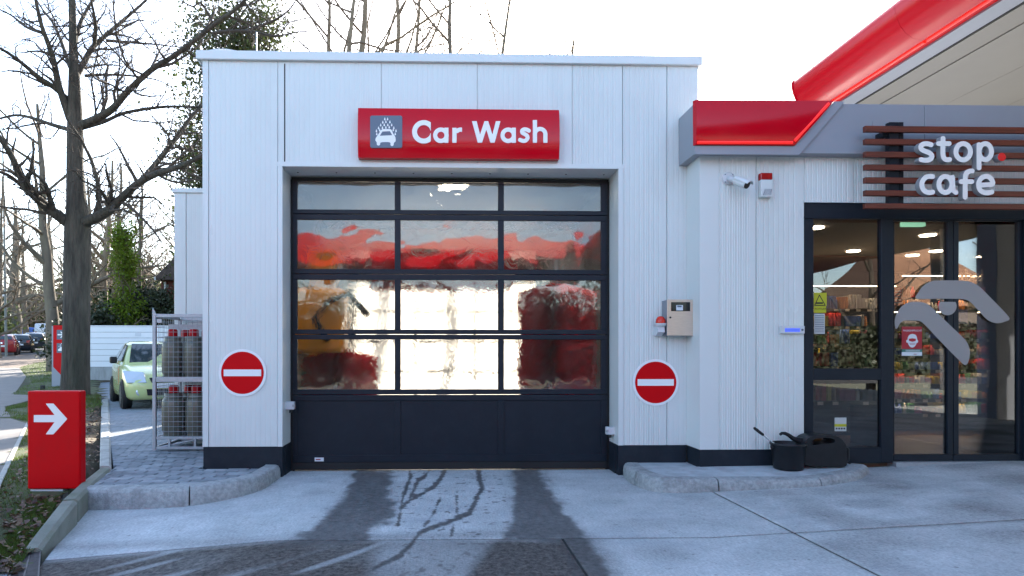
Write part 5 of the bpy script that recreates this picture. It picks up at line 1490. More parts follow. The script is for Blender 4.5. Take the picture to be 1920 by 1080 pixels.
# the wing of the canopy behind the viewer, mirrored in the door panes
cw = thing('station_canopy', (-2, -19, 0), 'red edged wing of the canopy across the forecourt', 'canopy')
MB().bbox(-14, 16, -23, -17.05, CAN, CAN + 0.9, 0.05).build('edge_panel', M['sign_red'], cw)
for x in (-10, -2, 10): MB().bbox(x - 0.2, x + 0.2, -20.4, -20.0, -0.1, CAN - 0.001, 0.02).build('column', M['fascia_grey'], cw)

# ------------------------------------------------------------------ bucket, squeegee, watering can
IZ = 0.136
bk = thing('bucket', (at(1478, 860, -0.46).x, -0.46, IZ), 'black plastic bucket with a squeegee in it before the shop wall', 'bucket')
s = 5.53 / FPX; c = (bk.location.x, -0.46, IZ + 0.002)
MB().lathe([(0.001, 0.004), (25 * s, 0), (26 * s, 0.01), (30.5 * s, 0.205), (31.5 * s, 0.207), (32.5 * s, 0.215), (32.5 * s, 0.228), (30 * s, 0.23), (29 * s, 0.222), (25 * s, 0.02), (0.001, 0.018)], 36, c).build('pail', M['black_plastic'], bk)
for k in (-1, 1):
    MB().bbox(c[0] + k * 31 * s - 0.012, c[0] + k * 31 * s + 0.012, c[1] - 0.015, c[1] + 0.015, c[2] + 0.185, c[2] + 0.222, 0.004).build('handle_lug', M['black_plastic'], bk)
sq = thing('squeegee', (c[0], -0.46, IZ + 0.03), 'window squeegee with a black grip leaning in the black bucket', 'squeegee')
a0 = at(1413.5, 802, -0.50); a1 = at(1431.5, 816, -0.49); a2 = at(1456, 835, -0.47); a3 = Vector((c[0] + 0.03, -0.45, IZ + 0.07))
MB().tube([a0, a0.lerp(a1, 0.1), a0.lerp(a1, 0.9), a1], [0.008, 0.013, 0.012, 0.009], 10).build('grip', M['black_rubber'], sq)
MB().tube([a1, a2, a3], 0.0065, 8).build('rod', M['chrome'], sq)
MB().bbox(c[0] - 0.06, c[0] + 0.09, -0.462, -0.44, IZ + 0.03, IZ + 0.062, 0.004).build('blade', M['black_rubber'], sq)
wc = thing('watering_can', (at(1552, 870, -0.43).x, -0.43, IZ), 'dark plastic watering can with a curved spout behind the bucket', 'watering can')
c4 = lambda x, y: (1140 + x / 3.692, 760 + y / 3.692)
def rounded(name, f, box, step, conv, Y, depth, bev, material, parent):
    o = glyph(name, f, box, step, conv, Y, depth, material, parent)
    md = o.modifiers.new('bevel', 'BEVEL'); md.width = bev; md.segments = 3; md.limit_method = 'ANGLE'; md.angle_limit = R(50); md.harden_normals = False
    return o
body = SUB(sd_poly(smooth_poly([(1352, 300), (1372, 245), (1410, 215), (1470, 205), (1545, 208), (1600, 222), (1640, 262), (1655, 310), (1655, 395), (1640, 424), (1560, 424), (1460, 422), (1392, 418), (1360, 395)], 4)),
           sd_poly(smooth_poly([(1405, 255), (1430, 234), (1490, 226), (1545, 228), (1572, 244), (1555, 262), (1490, 266), (1430, 276), (1408, 272)], 3)))
rounded('body', body, (1345, 1662, 200, 428), 6, c4, -0.51, 0.17, 0.045, M['black_plastic'], wc)
wcq = [at(*c4(x, y), -0.43) for x, y in [(1400, 262), (1350, 250), (1312, 244), (1278, 228), (1250, 206), (1225, 194), (1203, 193), (1190, 204)]]
MB().tube(wcq, [0.045, 0.034, 0.026, 0.02, 0.017, 0.015, 0.013, 0.011], 12).build('spout', M['black_plastic'], wc)
p_ = [at(*c4(x, y), -0.502) for x, y in [(1470, 326), (1546, 326), (1546, 354), (1470, 354)]]
MB().prism([(q.x, q.z) for q in p_], 'y', -0.503, -0.499).build('embossed_panel', M['black_rubber'], wc)
q0 = at(*c4(1654, 300), -0.43)
MB().tube([at(*c4(1640, 292), -0.43), at(*c4(1662, 300), -0.43), at(*c4(1664, 380), -0.43), at(*c4(1645, 392), -0.43)], 0.010, 8).build('grip', M['black_plastic'], wc)

# ------------------------------------------------------------------ totems
TY = -0.78
tt = thing('direction_totem', at(104, 925, TY), 'knee high red totem with a white arrow pointing right', 'sign')
a_ = at(51, 733, TY); b2 = at(149, 917, TY)
MB().bbox(a_.x, b2.x, TY, TY + 0.10, at(100, 917, TY).z, at(100, 733, TY).z, 0.012).build('case', M['totem_red'], tt)
MB().box(b2.x + 0.0005, b2.x + 0.004, TY + 0.012, TY + 0.05, at(100, 915, TY).z, at(100, 736, TY).z).build('side_strip', M['totem_red'], tt)
pbox(57, 118, 917.4, 940, TY + 0.02, 0.07).build('foot', M['light_grey'], tt)
arrow = sd_poly([(285, 352), (460, 352), (385, 255), (450, 255), (567, 385), (450, 515), (385, 515), (460, 412), (285, 412)])
ca_ = lambda x, y: (x / 4.5, 700 + y / 4.5)
glyph('arrow', arrow, (280, 572, 250, 520), 6, ca_, TY - 0.002, 0.0025, M['letter_white'], tt)
T2 = 13.2
t2 = thing('pylon_sign', at(118, 729, T2), 'tall red and grey pylon half hidden behind the trunk with arrow and wash pictogram', 'sign')
z0_, z1_ = at(110, 730, T2).z, at(110, 611, T2).z
MB().box(at(97, 700, T2).x, at(142, 700, T2).x, T2, T2 + 0.16, z0_, z1_).build('case', M['fascia_grey'], t2)
rp = [at(*p, T2) for p in [(100.5, 610), (142, 610), (142, 731), (116, 704), (100.5, 688)]]
MB().prism([(p.x, p.z) for p in rp], 'y', T2 - 0.02, T2 - 0.001).build('red_face', M['totem_red'], t2)
for y0 in (618.5, 643.5):
    pbox(106.3, 124, y0, y0 + 18, T2 - 0.03, 0.008).build('pictogram_plate', M['slate_plate'], t2)
cc4 = lambda x, y: (x / 5.4, 560 + y / 5.4)
glyph('arrow', sd_poly([(583, 358), (628, 358), (608, 334), (622, 334), (650, 364), (622, 395), (608, 395), (628, 371), (583, 371)]), (578, 655, 330, 400), 2.5, cc4, T2 - 0.034, 0.003, M['letter_white'], t2)
glyph('pictogram_car', sd_poly([(590, 530), (588, 512), (602, 505), (608, 490), (650, 490), (655, 505), (668, 515), (665, 530)]), (584, 672, 486, 534), 2.5, cc4, T2 - 0.034, 0.003, M['letter_white'], t2)
for dx, dy in [(622, 455), (610, 468), (630, 470), (598, 483), (615, 481), (641, 455), (650, 470)]:
    glyph('water_drop', sd_disc((dx, dy), 3.2, 6), (dx - 4, dx + 4, dy - 7, dy + 7), 1.6, cc4, T2 - 0.034, 0.003, M['letter_white'], t2)
q = gp(80, 731, LZ)
tag(MB().bbox(q.x - 0.045, q.x + 0.045, q.y - 0.045, q.y + 0.045, q.z - 0.05, q.z + 0.13, 0.01).build('ground_lamp', M['ink_black'], None), 'short black post lamp in the grass behind the totem', 'lamp')

# ------------------------------------------------------------------ white fence closing the yard
FY_ = 15.9
fe = thing('yard_fence', at(220, 708, FY_), 'white fence of long horizontal boards on a concrete base behind the green car', 'fence')
xl_, xr_ = at(120, 650, FY_).x, -1.0
zt_, zm_, zb_ = at(220, 612, FY_).z, at(220, 688, FY_).z, at(220, 710, FY_).z
nb = 7
for k in range(nb):
    a_ = zm_ + (zt_ - zm_) * k / nb; b2 = zm_ + (zt_ - zm_) * (k + 1) / nb
    MB().bbox(xl_, xr_, FY_, FY_ + 0.05, a_ + 0.004, b2 - 0.004, 0.008).build('board', M['fence_white'], fe)
MB().box(xl_, xr_, FY_ + 0.02, FY_ + 0.045, zm_, zt_ - 0.01).build('backing', M['joint_dark'], fe)
MB().bbox(xl_ - 0.02, xr_, FY_ - 0.02, FY_ + 0.07, zt_ - 0.003, zt_ + 0.03, 0.006).build('cap_rail', M['fence_white'], fe)
MB().box(xl_, xr_, FY_ - 0.06, FY_ + 0.12, zb_ - 0.5, zm_ - 0.002).build('concrete_base', M['fence_base'], fe)
pbox(253, 264, 624, 630, FY_ - 0.012, 0.011).build('plate', M['light_grey'], fe)

# ------------------------------------------------------------------ gas bottle cage
RY0, RY1 = 1.05, 1.72
xL = at(290, 700, RY0).x; xR = -2.28
zc = lambda y: at(335, y, RY0).z
cg = thing('bottle_cage', (xL + 0.4, 1.4, DZ), 'galvanised wire cage on two levels holding gas bottles', 'cage')
zt_, zs_, zf_, zb_ = zc(592), zc(711), zc(821), zc(839)
for x in (xL, xR):
    for y in (RY0, RY1):
        MB().bbox(x - 0.018, x + 0.018, y - 0.018, y + 0.018, zb_ - 0.03, zt_ + (0.02 if y == RY0 and x == xL else 0), 0.003).build('post', M['galvanised'], cg)
MB().prism([(xL - 0.018, zt_ + 0.02), (xL - 0.014, zt_ + 0.085), (xL + 0.03, zt_ + 0.0)], 'y', RY0 - 0.02, RY0 + 0.0).build('stacking_ear', M['galvanised'], cg)
pbox(294, 303, 598, 605, RY0 - 0.02, 0.006).build('hinge_plate', M['galvanised'], cg)
for z, h in ((zt_ - 0.018, .036), (zs_ - 0.03, .055), (zf_ - 0.015, .03), (zb_ - 0.02, .03)):
    for y in (RY0, RY1):
        MB().bbox(xL + 0.019, xR - 0.019, y - 0.014, y + 0.014, z, z + h, 0.003).build('rail', M['galvanised'], cg)
    for x in (xL, xR):
        MB().bbox(x - 0.014, x + 0.014, RY0 + 0.019, RY1 - 0.019, z + 0.001, z + h - 0.001, 0.003).build('rail', M['galvanised'], cg)
for z in (zs_, zf_): MB().box(xL + 0.02, xR - 0.02, RY0 + 0.02, RY1 - 0.02, z - 0.006, z + 0.008).build('shelf_plate', M['galvanised'], cg)
MB().tube([(xL + 0.04, RY0 + 0.02, zb_), (xL + 0.45, RY0 + 0.02, zf_ - 0.02)], 0.012, 6).build('brace', M['galvanised'], cg)
for x in (at(318, 830, RY0).x, at(366, 830, RY0).x): MB().box(x - 0.012, x + 0.012, RY0 - 0.012, RY0 + 0.012, zb_ + 0.01, zf_ - 0.016).build('strut', M['galvanised'], cg)
MB().box(xL + 0.02, xR - 0.02, RY0 + 0.3, RY0 + 0.33, zt_ - 0.14, zt_ - 0.08).build('cross_bar', M['galvanised'], cg)
def mesh_panel(p, u, v, nu, nv, r=0.0021):
    mb = MB(); p = Vector(p); u = Vector(u); v = Vector(v)
    for k in range(1, nu): mb.tube([p + u * (k / nu), p + u * (k / nu) + v], r, 4, False, False)
    for k in range(1, nv): mb.tube([p + v * (k / nv), p + v * (k / nv) + u], r, 4, False, False)
    return mb.build('wire_mesh', M['galvanised'], cg, kind='stuff')
hU = zt_ - zs_ - 0.04; hL = zs_ - zf_ - 0.04
for z0, h in ((zs_ + 0.025, hU), (zf_ + 0.015, hL)):
    nv = int(h / 0.052)
    mesh_panel((xL, RY0 - 0.012, z0), (xR - xL, 0, 0), (0, 0, h), 16, nv)
    mesh_panel((xL, RY1, z0), (xR - xL, 0, 0), (0, 0, h), 16, nv)
    mesh_panel((xL, RY0, z0), (0, RY1 - RY0, 0), (0, 0, h), 13, nv)
def gas_bottle(x, y, z, label, h=0.44, r=0.112, cap=True):
    b_ = thing('gas_bottle', (x, y, z), label, 'gas bottle', 'grey gas bottles in the wire cage', rng.uniform(0, 6))
    MB().lathe([(r * .86, 0.0), (r * .86, 0.035), (r * .9, 0.04), (r, 0.065), (r, h * .78), (r * .95, h * .88), (r * .72, h * .96), (r * .3, h * .995), (r * .3, h)], 24).build('cylinder', M['gas_grey'], b_, local=True)
    MB().lathe([(r * .78, h * .93), (r * .8, h * 1.05), (r * .77, h * 1.05), (r * .75, h * .93)], 20).build('collar', M['gas_grey'], b_, local=True)
    MB().lathe([(r * .42, h * 1.0), (r * .46, h * 1.03), (r * .46, h * 1.2), (r * .36, h * 1.235), (0, h * 1.24)], 16).build('cap', M['gas_red'], b_, local=True)
    return b_
bx0 = at(323, 700, 1.25).x; bx1 = at(362, 700, 1.25).x
gas_bottle(bx0 + 0.005, 1.25, zs_ + 0.009, 'grey gas bottle with red cap, front left on the upper level of the cage')
gas_bottle(bx1 + 0.01, 1.25, zs_ + 0.009, 'grey gas bottle with red cap, front right on the upper level of the cage')
gas_bottle(bx0 + 0.04, 1.53, zs_ + 0.009, 'grey gas bottle with red cap, behind on the upper level of the cage at left')
gas_bottle(bx1 + 0.045, 1.53, zs_ + 0.009, 'grey gas bottle with red cap, behind on the upper level of the cage at right')
bx0 = at(326, 800, 1.22).x; bx1 = at(367, 800, 1.22).x
gas_bottle(bx0, 1.22, zf_ + 0.009, 'broad grey gas bottle with red cap, front left on the lower level of the cage', 0.45, 0.124)
gas_bottle(bx1 + 0.01, 1.22, zf_ + 0.009, 'broad grey gas bottle with red cap, front right on the lower level of the cage', 0.45, 0.118)
gas_bottle(bx0 + 0.05, 1.52, zf_ + 0.009, 'grey gas bottle with red cap, behind on the lower level of the cage at left')
gas_bottle(bx1 + 0.04, 1.52, zf_ + 0.009, 'grey gas bottle with red cap, behind on the lower level of the cage at right')

# ------------------------------------------------------------------ cars
def car(name, label, center, rz, paint, L_=3.67, W=1.66, H=1.46, kind='hatch', rimcol='rim', cat='car', group=None):
    """front looks along +x of its own space"""
    r = thing(name, center, label, cat, group, rz)
    hl, hw = L_ / 2, W / 2
    sx = L_ / 3.67; sz = H / 1.46; sw = W / 1.66
    def P(x, y, z): return (hl - x * sx, y * sw, z * sz)
    st = [(0.0, .30, .50, .50), (.04, .24, .62, .66), (.16, .20, .70, .76), (.45, .19, .80, .815), (.92, .18, .93, .83), (1.6, .17, .955, .83), (2.5, .17, .975, .83), (3.2, .20, 1.0, .815), (3.5, .24, 1.0, .78), (3.63, .30, .95, .72), (3.67, .40, .86, .66)]
    mb = MB(); vs = []; ring = 13
    for x, zb, zt, w_ in st:
        half = [(w_ * .86, zb), (w_ * .97, zb + .07), (w_, zb + .22 if zt - zb > .4 else (zb + zt) / 2), (w_ * .99, zt - .12 if zt - zb > .4 else zt - .05), (w_ * .95, zt - .03), (w_ * .82, zt)]
        pts = [(y, z) for y, z in half] + [(0, zt + .025)] + [(-y, z) for y, z in half[::-1]]
        vs += [P(x, y, z) for y, z in pts]
    fs = []
    for i in range(len(st) - 1):
        for j in range(ring - 1):
            fs.append((i * ring + j, i * ring + j + 1, (i + 1) * ring + j + 1, (i + 1) * ring + j))
        fs.append((i * ring + ring - 1, i * ring, (i + 1) * ring, (i + 1) * ring + ring - 1))
    fs += [tuple(range(ring - 1, -1, -1)), tuple(range((len(st) - 1) * ring, len(st) * ring))]
    mb.add(vs, fs, True)
    bo = mb.build('body', paint, r, local=True)
    # cabin
    if kind == 'van': gs = [(.75, .94, .72, .94), (1.25, 1.40, .68, .96), (1.5, 1.455, .70, .97), (3.45, 1.455, .72, 1.0), (3.56, 1.40, .72, 1.0), (3.64, .98, .74, .98)]
    else: gs = [(.88, .93, .66, .92), (1.62, 1.38, .56, .95), (1.9, 1.435, .565, .96), (2.4, 1.455, .57, .97), (2.95, 1.42, .56, .985), (3.28, 1.33, .545, .99), (3.58, 1.0, .62, .995)]
    vs = []
    for x, zr_, wr, zbelt in gs:
        wb_ = .80 if x > 1 else .70
        lo = min(zr_ - .005, zbelt)
        vs += [P(x, wb_ if zr_ > zbelt + .1 else wr + .04, lo - .03), P(x, wr + .035, zr_ - .05 if zr_ > zbelt + .1 else lo), P(x, wr - .06, zr_), P(x, 0, zr_ + .015), P(x, -wr + .06, zr_), P(x, -wr - .035, zr_ - .05 if zr_ > zbelt + .1 else lo), P(x, -(wb_ if zr_ > zbelt + .1 else wr + .04), lo - .03)]
    n = 7; fs = []
    for i in range(len(gs) - 1):
        for j in range(n - 1): fs.append((i * n + j, i * n + j + 1, (i + 1) * n + j + 1, (i + 1) * n + j))
    fs += [tuple(range(n - 1, -1, -1)), tuple(range((len(gs) - 1) * n, len(gs) * n))]
    MB().add(vs, fs, True).build('cabin', paint, r, local=True)
    def quadp(nm, pts, m_, off):
        a, b, c_, d = [Vector(P(*p)) for p in pts]
        nrm = (b - a).cross(d - a).normalized() * off
        mb = MB().add([a + nrm, b + nrm, c_ + nrm, d + nrm, a - nrm * .2, b - nrm * .2, c_ - nrm * .2, d - nrm * .2], [(0, 1, 2, 3), (4, 7, 6, 5), (0, 4, 5, 1), (1, 5, 6, 2), (2, 6, 7, 3), (3, 7, 4, 0)])
        return mb.build(nm, M[m_], r, local=True)
    if kind != 'van':
        ws = quadp('windscreen', [(.96, -.66, .965), (.96, .66, .965), (1.60, .545, 1.372), (1.60, -.545, 1.372)], 'car_glass', .018)
        MB().tube([P(.99, -.3, 1.0), P(1.2, -.1, 1.10), P(1.25, .35, 1.13)], 0.012, 5).build('wiper', M['black_plastic'], ws, local=True)
        quadp('rear_window', [(3.50, .57, 1.085), (3.50, -.57, 1.085), (3.30, -.51, 1.30), (3.30, .51, 1.30)], 'car_glass', .03)
        for sg_ in (-1, 1):
            o1 = [(1.32, .775 * sg_, 1.0), (2.15, .785 * sg_, 1.0), (2.1, .61 * sg_, 1.38), (1.78, .61 * sg_, 1.36)]
            o2 = [(2.22, .785 * sg_, 1.0), (3.15, .76 * sg_, 1.03), (2.95, .60 * sg_, 1.34), (2.17, .61 * sg_, 1.38)]
            for o_ in (o1, o2): quadp('side_window', o_ if sg_ > 0 else o_[::-1], 'car_glass', .016)
    else:
        quadp('windscreen', [(.80, -.66, .965), (.80, .66, .965), (1.22, .62, 1.37), (1.22, -.62, 1.37)], 'car_glass', .02)
    for sg_ in (-1, 1):
        MB().bbox(*sorted([P(1.30, 0, 0)[0], P(1.48, 0, 0)[0]]), *sorted([.86 * sg_ * sw, 1.0 * sg_ * sw]), .95 * sz, 1.10 * sz, .03).build('mirror', M['black_plastic'], r, local=True)
        # headlight: slanted lens on the front corner
        q = [(.03, .42 * sg_, .55), (.12, .77 * sg_, .55), (.42, .815 * sg_, .79), (.16, .46 * sg_, .76)]
        quadp('headlight', q if sg_ > 0 else q[::-1], 'lamp_glass', .05)
        MB().lathe([(.075, 0), (.075, .03), (.05, .035)], 16, (hl - .06 * sx, .56 * sg_ * sw, .37 * sz), 'x').build('fog_lamp', M['lamp_glass'], r, local=True)
        q = [(3.665, .44 * sg_, .80), (3.665, .60 * sg_, .80), (3.645, .66 * sg_, .98), (3.655, .44 * sg_, .97)] if kind != 'van' else [(3.66, .62 * sg_, .62), (3.66, .69 * sg_, .62), (3.65, .70 * sg_, .98), (3.65, .62 * sg_, .98)]
        quadp('tail_light', q[::-1] if sg_ > 0 else q, 'lamp_red', .03)
        for x in (.70, 3.02):
            c0 = P(x, .80 * sg_, .29)
            ar = MB().lathe([(.335 * sz, -.04), (.335 * sz, .037)], 24, (c0[0], c0[1], c0[2]), 'y'); ar.build('wheel_arch', M['ink_black'], r, local=True)
            wy = .74 * sg_ * sw
            ww = MB().lathe([(.20, -.1), (.27, -.105), (.295, -.08), (.295, .08), (.27, .105), (.20, .1)], 26, (c0[0], wy + .01 * sg_, .295), 'y').build('wheel', M['tyre'], r, local=True)
            MB().lathe([(.195, -.085), (.195, .085)], 22, (c0[0], wy + .025 * sg_, .295), 'y').build('rim', M[rimcol], ww, local=True)
    f = 0.0
    quadp('grille', [(.01, -.34, .56), (.01, .34, .56), (.04, .38, .65), (.04, -.38, .65)], 'black_plastic', .05)
    quadp('air_intake', [(.012, -.42, .30), (.012, .42, .30), (.008, .44, .43), (.008, -.44, .43)], 'black_plastic', .03)
    quadp('number_plate', [(.0, -.26, .45), (.0, .26, .45), (.0, .26, .55), (.0, -.26, .55)], 'plate_white', .035)
    quadp('number_plate', [(3.675, .26, .60 if kind != 'van' else .45), (3.675, -.26, .60 if kind != 'van' else .45), (3.675, -.26, .71 if kind != 'van' else .55), (3.675, .26, .71 if kind != 'van' else .55)], 'plate_white', .02)
    quadp('rear_bumper', [(3.60, .66, .34), (3.60, -.66, .34), (3.64, -.62, .46), (3.64, .62, .46)], 'black_plastic', .03)
    quadp('badge', [(3.67, .05, .82), (3.67, -.05, .82), (3.66, -.05, .90), (3.66, .05, .90)], 'chrome', .025)
    return r

def place(x, y, heading, lx, ly, zz=None):
    """centre of a car whose point (lx forward, ly left) stands on the ground at photo pixel (x, y)"""
    p = gp(x, y, LZ if zz is None else zz)
    h = Vector((math.cos(heading), math.sin(heading)))
    n = Vector((-h.y, h.x))
    q = Vector((p.x, p.y)) - h * lx - n * ly
    return (q.x, q.y, p.z)
hd = math.atan2(-1.97, 1.2)
g_c = place(239, 765.5, hd, 1.835 - .70, -0.72, 0.0)
car('green_car', 'small lime green hatchback parked nose first behind the gas bottle cage', (g_c[0], g_c[1], 0.0), hd, M['paint_lime'])
sh = math.atan2(0.866, -0.5)
def street_car(name, label, x, y, paint, L_, W, H, kind='hatch', cat='car'):
    c_ = place(x, y, sh, -L_ / 2 + 0.2, 0, LZ)
    cy = c_[1]; z = lz(cy) + 0.015
    o = car(name, label, (c_[0], c_[1], z), sh, paint, L_, W, H, kind, cat=cat)
    o.rotation_euler = (0, -math.atan(0.034 * 0.866), sh)
    return o
street_car('black_car', 'black hatchback seen from behind on the street, beside the lamp post', 36, 662.5, M['paint_black'], 4.2, 1.78, 1.48)
street_car('dark_grey_car', 'dark grey estate car parked before the black hatchback', 64, 658.2, M['paint_grey'], 4.4, 1.80, 1.60)
street_car('red_car', 'red car cut by the left picture edge behind the lamp post', 3, 667.5, M['paint_red'], 4.1, 1.76, 1.48)
street_car('silver_car', 'silver car parked in the row beyond the red car', -6, 659.5, M['paint_silver'], 4.2, 1.76, 1.5)
street_car('white_van', 'tall white delivery van behind the red and grey pylon', 84, 651.5, M['paint_white'], 5.6, 2.0, 2.55, 'van', 'van')
street_car('blue_van', 'blue box van far down the street between the parked cars', 50, 648.5, M['paint_blue'], 5.0, 1.75, 2.2, 'van', 'van')

# electric scooter
q = gp(105, 668.5, LZ)
es = thing('electric_scooter', q, 'dark electric scooter standing on the verge before the white van', 'scooter', rz=R(100))
MB().bbox(-0.5, 0.35, -0.08, 0.08, 0.10, 0.17, 0.02).build('deck', M['ink_black'], es, local=True)
MB().tube([(0.42, 0, 0.14), (0.36, 0, 0.6), (0.30, 0, 1.12)], 0.045, 8).build('stem', M['ink_black'], es, local=True)
MB().tube([(0.30, -0.26, 1.14), (0.30, 0, 1.12), (0.30, 0.26, 1.14)], 0.025, 8).build('handlebar', M['ink_black'], es, local=True)
for x in (-0.5, 0.45): MB().lathe([(0.06, -0.035), (0.115, -0.03), (0.115, 0.03), (0.06, 0.035)], 16, (x, 0, 0.115), 'y').build('wheel', M['tyre'], es, local=True)
MB().bbox(0.28, 0.40, -0.08, 0.08, 0.75, 1.0, 0.02).build('battery_box', M['light_grey'], es, local=True)

# street lamp
q = gp(12, 669, LZ)
lp = thing('lamp_post', q, 'slim grey lamp post with a street name plate near the left edge', 'lamp post')
t_ = at(5, 250, q.y)
MB().tube([q - Vector((0, 0, .2)), q.lerp(t_, .3), q.lerp(t_, .65), t_], [0.085, 0.075, 0.06, 0.05], 10).build('pole', M['lamp_steel'], lp)
u_ = at(-70, 225, q.y); MB().tube([t_, t_ + Vector((-.4, 0, .4)), u_], 0.04, 8).build('arm', M['galvanised'], lp)
MB().bbox(u_.x - 0.6, u_.x, u_.y - 0.12, u_.y + 0.12, u_.z - 0.06, u_.z + 0.06, 0.03).build('lantern', M['light_grey'], lp)
pl_ = at(-2, 553, q.y - 0.1); MB().bbox(pl_.x - 0.3, pl_.x + 0.35, q.y - 0.12, q.y - 0.10, pl_.z - 0.09, pl_.z + 0.09, 0.004).build('name_plate', M['light_grey'], lp)

# brick house behind the annexe; its hidden part is enlarged to shade the drive
HY = 24.0
ho = thing('brick_house', at(315, 700, HY), 'dark red brick house with a tiled roof between the trees and the annexe', 'house')
xh0 = at(302, 550, HY).x; zh = at(315, 517, HY).z
MB().box(xh0, xh0 + 14, HY, HY + 8, slope_z(HY) - 0.3, zh).build('wall', M['brick_dark'], ho)
ev = at(292, 518, HY - 0.5)
MB().prism([(ev.x, ev.z), (ev.x + 7.5, ev.z + 7.8), (ev.x + 15, ev.z), (ev.x + 15, ev.z - 0.15), (ev.x, ev.z - 0.15)], 'y', HY - 0.5, HY + 8.5).build('roof', M['roof_tile'], ho)
MB().tube([(ev.x - 0.03, HY - 0.5, ev.z - 0.1), (ev.x - 0.03, HY + 8.5, ev.z - 0.1)], 0.08, 8).build('gutter', M['galvanised'], ho)
MB().tube([(ev.x + 0.25, HY - 0.07, ev.z - 0.2), (ev.x + 0.25, HY - 0.07, 0.6)], 0.05, 8).build('downpipe', M['galvanised'], ho)

# houses across the road, mirrored in the shop glass
tag(MB().add([(-120, -25.5, 0.02), (120, -25.5, 0.02), (120, -19, 0.02), (-120, -19, 0.02)], [(0, 1, 2, 3)]).build('road', M['road_asphalt'], None), kind='structure')
h2 = thing('roadside_house', (32, -37, 0), 'white house with a deep brown roof across the road behind the viewer', 'house')
MB().box(28, 37, -43, -34, -0.2, 4.3).build('wall', M['render_white'], h2)
MB().add([(27.5, -33.2, 4.2), (37.5, -33.2, 4.2), (37.5, -43.8, 4.2), (27.5, -43.8, 4.2), (31, -38.5, 9.0), (33.5, -38.5, 9.0)], [(0, 1, 5, 4), (1, 2, 5), (2, 3, 4, 5), (3, 0, 4), (0, 3, 2, 1)]).build('roof', M['thatch'], h2)
for x in (28.8, 31.2, 33.8): MB().box(x, x + 1.4, -34.05, -33.99, 0.9, 2.4).build('window', M['car_glass'], h2)

# ------------------------------------------------------------------ trees
class TubeSet:
    """many tapered tubes gathered into arrays"""
    def __init__(self): self.V = []; self.F = []; self.n = 0
    def add(self, P, rad, sides=5):
        P = np.asarray(P, float); m = len(P); rad = np.asarray(rad, float)
        D = np.gradient(P, axis=0); D /= np.linalg.norm(D, axis=1, keepdims=True) + 1e-9
        ref = np.array([0.31, 0.87, 0.38])
        A = np.cross(D, ref); A /= np.linalg.norm(A, axis=1, keepdims=True) + 1e-9
        B = np.cross(D, A)
        th = 2 * np.pi * np.arange(sides) / sides
        V = P[:, None] + rad[:, None, None] * (A[:, None] * np.cos(th)[None, :, None] + B[:, None] * np.sin(th)[None, :, None])
        i = np.arange(m - 1)[:, None] * sides; j = np.arange(sides)[None]; jn = (j + 1) % sides
        F = np.stack([i + j, i + jn, i + sides + jn, i + sides + j], -1).reshape(-1, 4) + self.n
        self.V.append(V.reshape(-1, 3)); self.F.append(F); self.n += m * sides
    def build(self, name, m_, parent, kind=None):
        if not self.V: return None
        return fast_mesh(name, np.concatenate(self.V), np.concatenate(self.F), m_, parent, kind, smooth=True)

def wander(p, d, length, n, jit, up, g):
    P = [np.array(p, float)]; d = np.array(d, float); d /= np.linalg.norm(d)
    for _ in range(n):
        d = d + g.normal(0, jit, 3) + np.array([0, 0, up]); d /= np.linalg.norm(d)
        P.append(P[-1] + d * length / n)
    return np.array(P)

def grow(thick, thin, P, r0, r1, lvl, g, dens, up=0.03, minr=0.008, spread=1.0, maxlvl=4, shorten=0.62, sides=None, skip=0.15):
    """add a limb along P and let it branch"""
    m = len(P); rad = np.linspace(r0, r1, m)
    (thick if r0 > 0.05 else thin).add(P, rad, sides or (10 if r0 > 0.15 else 6 if r0 > 0.04 else 4 if r0 > 0.015 else 3))
    if lvl >= maxlvl: return
    length = np.linalg.norm(np.diff(P, axis=0), axis=1).sum()
    n = max(2, int(dens * length ** 0.75 * (1.0 if lvl < 2 else 0.9)))
    n = min(n, 20)
    for k in range(n):
        t = skip + (1 - skip) * (k + g.random()) / n
        i = min(int(t * (m - 1)), m - 2); f = t * (m - 1) - i
        p = P[i] * (1 - f) + P[i + 1] * f
        d = P[i + 1] - P[i]; d /= np.linalg.norm(d)
        q = g.normal(0, 1, 3); q -= d * q.dot(d); q /= np.linalg.norm(q) + 1e-9
        dd = d * g.uniform(0.35, 0.9) + q * g.uniform(0.6, 1.1) * spread; dd[2] += 0.18
        ln = length * shorten * g.uniform(0.45, 1.0) * (1.15 - 0.6 * t)
        rr = max(minr, (r0 + (r1 - r0) * t) * g.uniform(0.35, 0.6))
        if ln < 0.12: continue
        Q = wander(p, dd, ln, 5 if lvl < 2 else 4, 0.16 + 0.05 * lvl, up, g)
        grow(thick, thin, Q, rr, max(minr * 0.6, rr * 0.3), lvl + 1, g, dens, up, minr, spread, maxlvl, shorten, None, 0.1)

def pix_path(pts, Y0, Y1):
    """limb seen at photo pixels, its depth running from Y0 to Y1"""
    n = len(pts); P = [np.array(at(x, y, Y0 + (Y1 - Y0) * i / max(1, n - 1))) for i, (x, y) in enumerate(pts)]
    return np.array(spline_pts(P, 4))

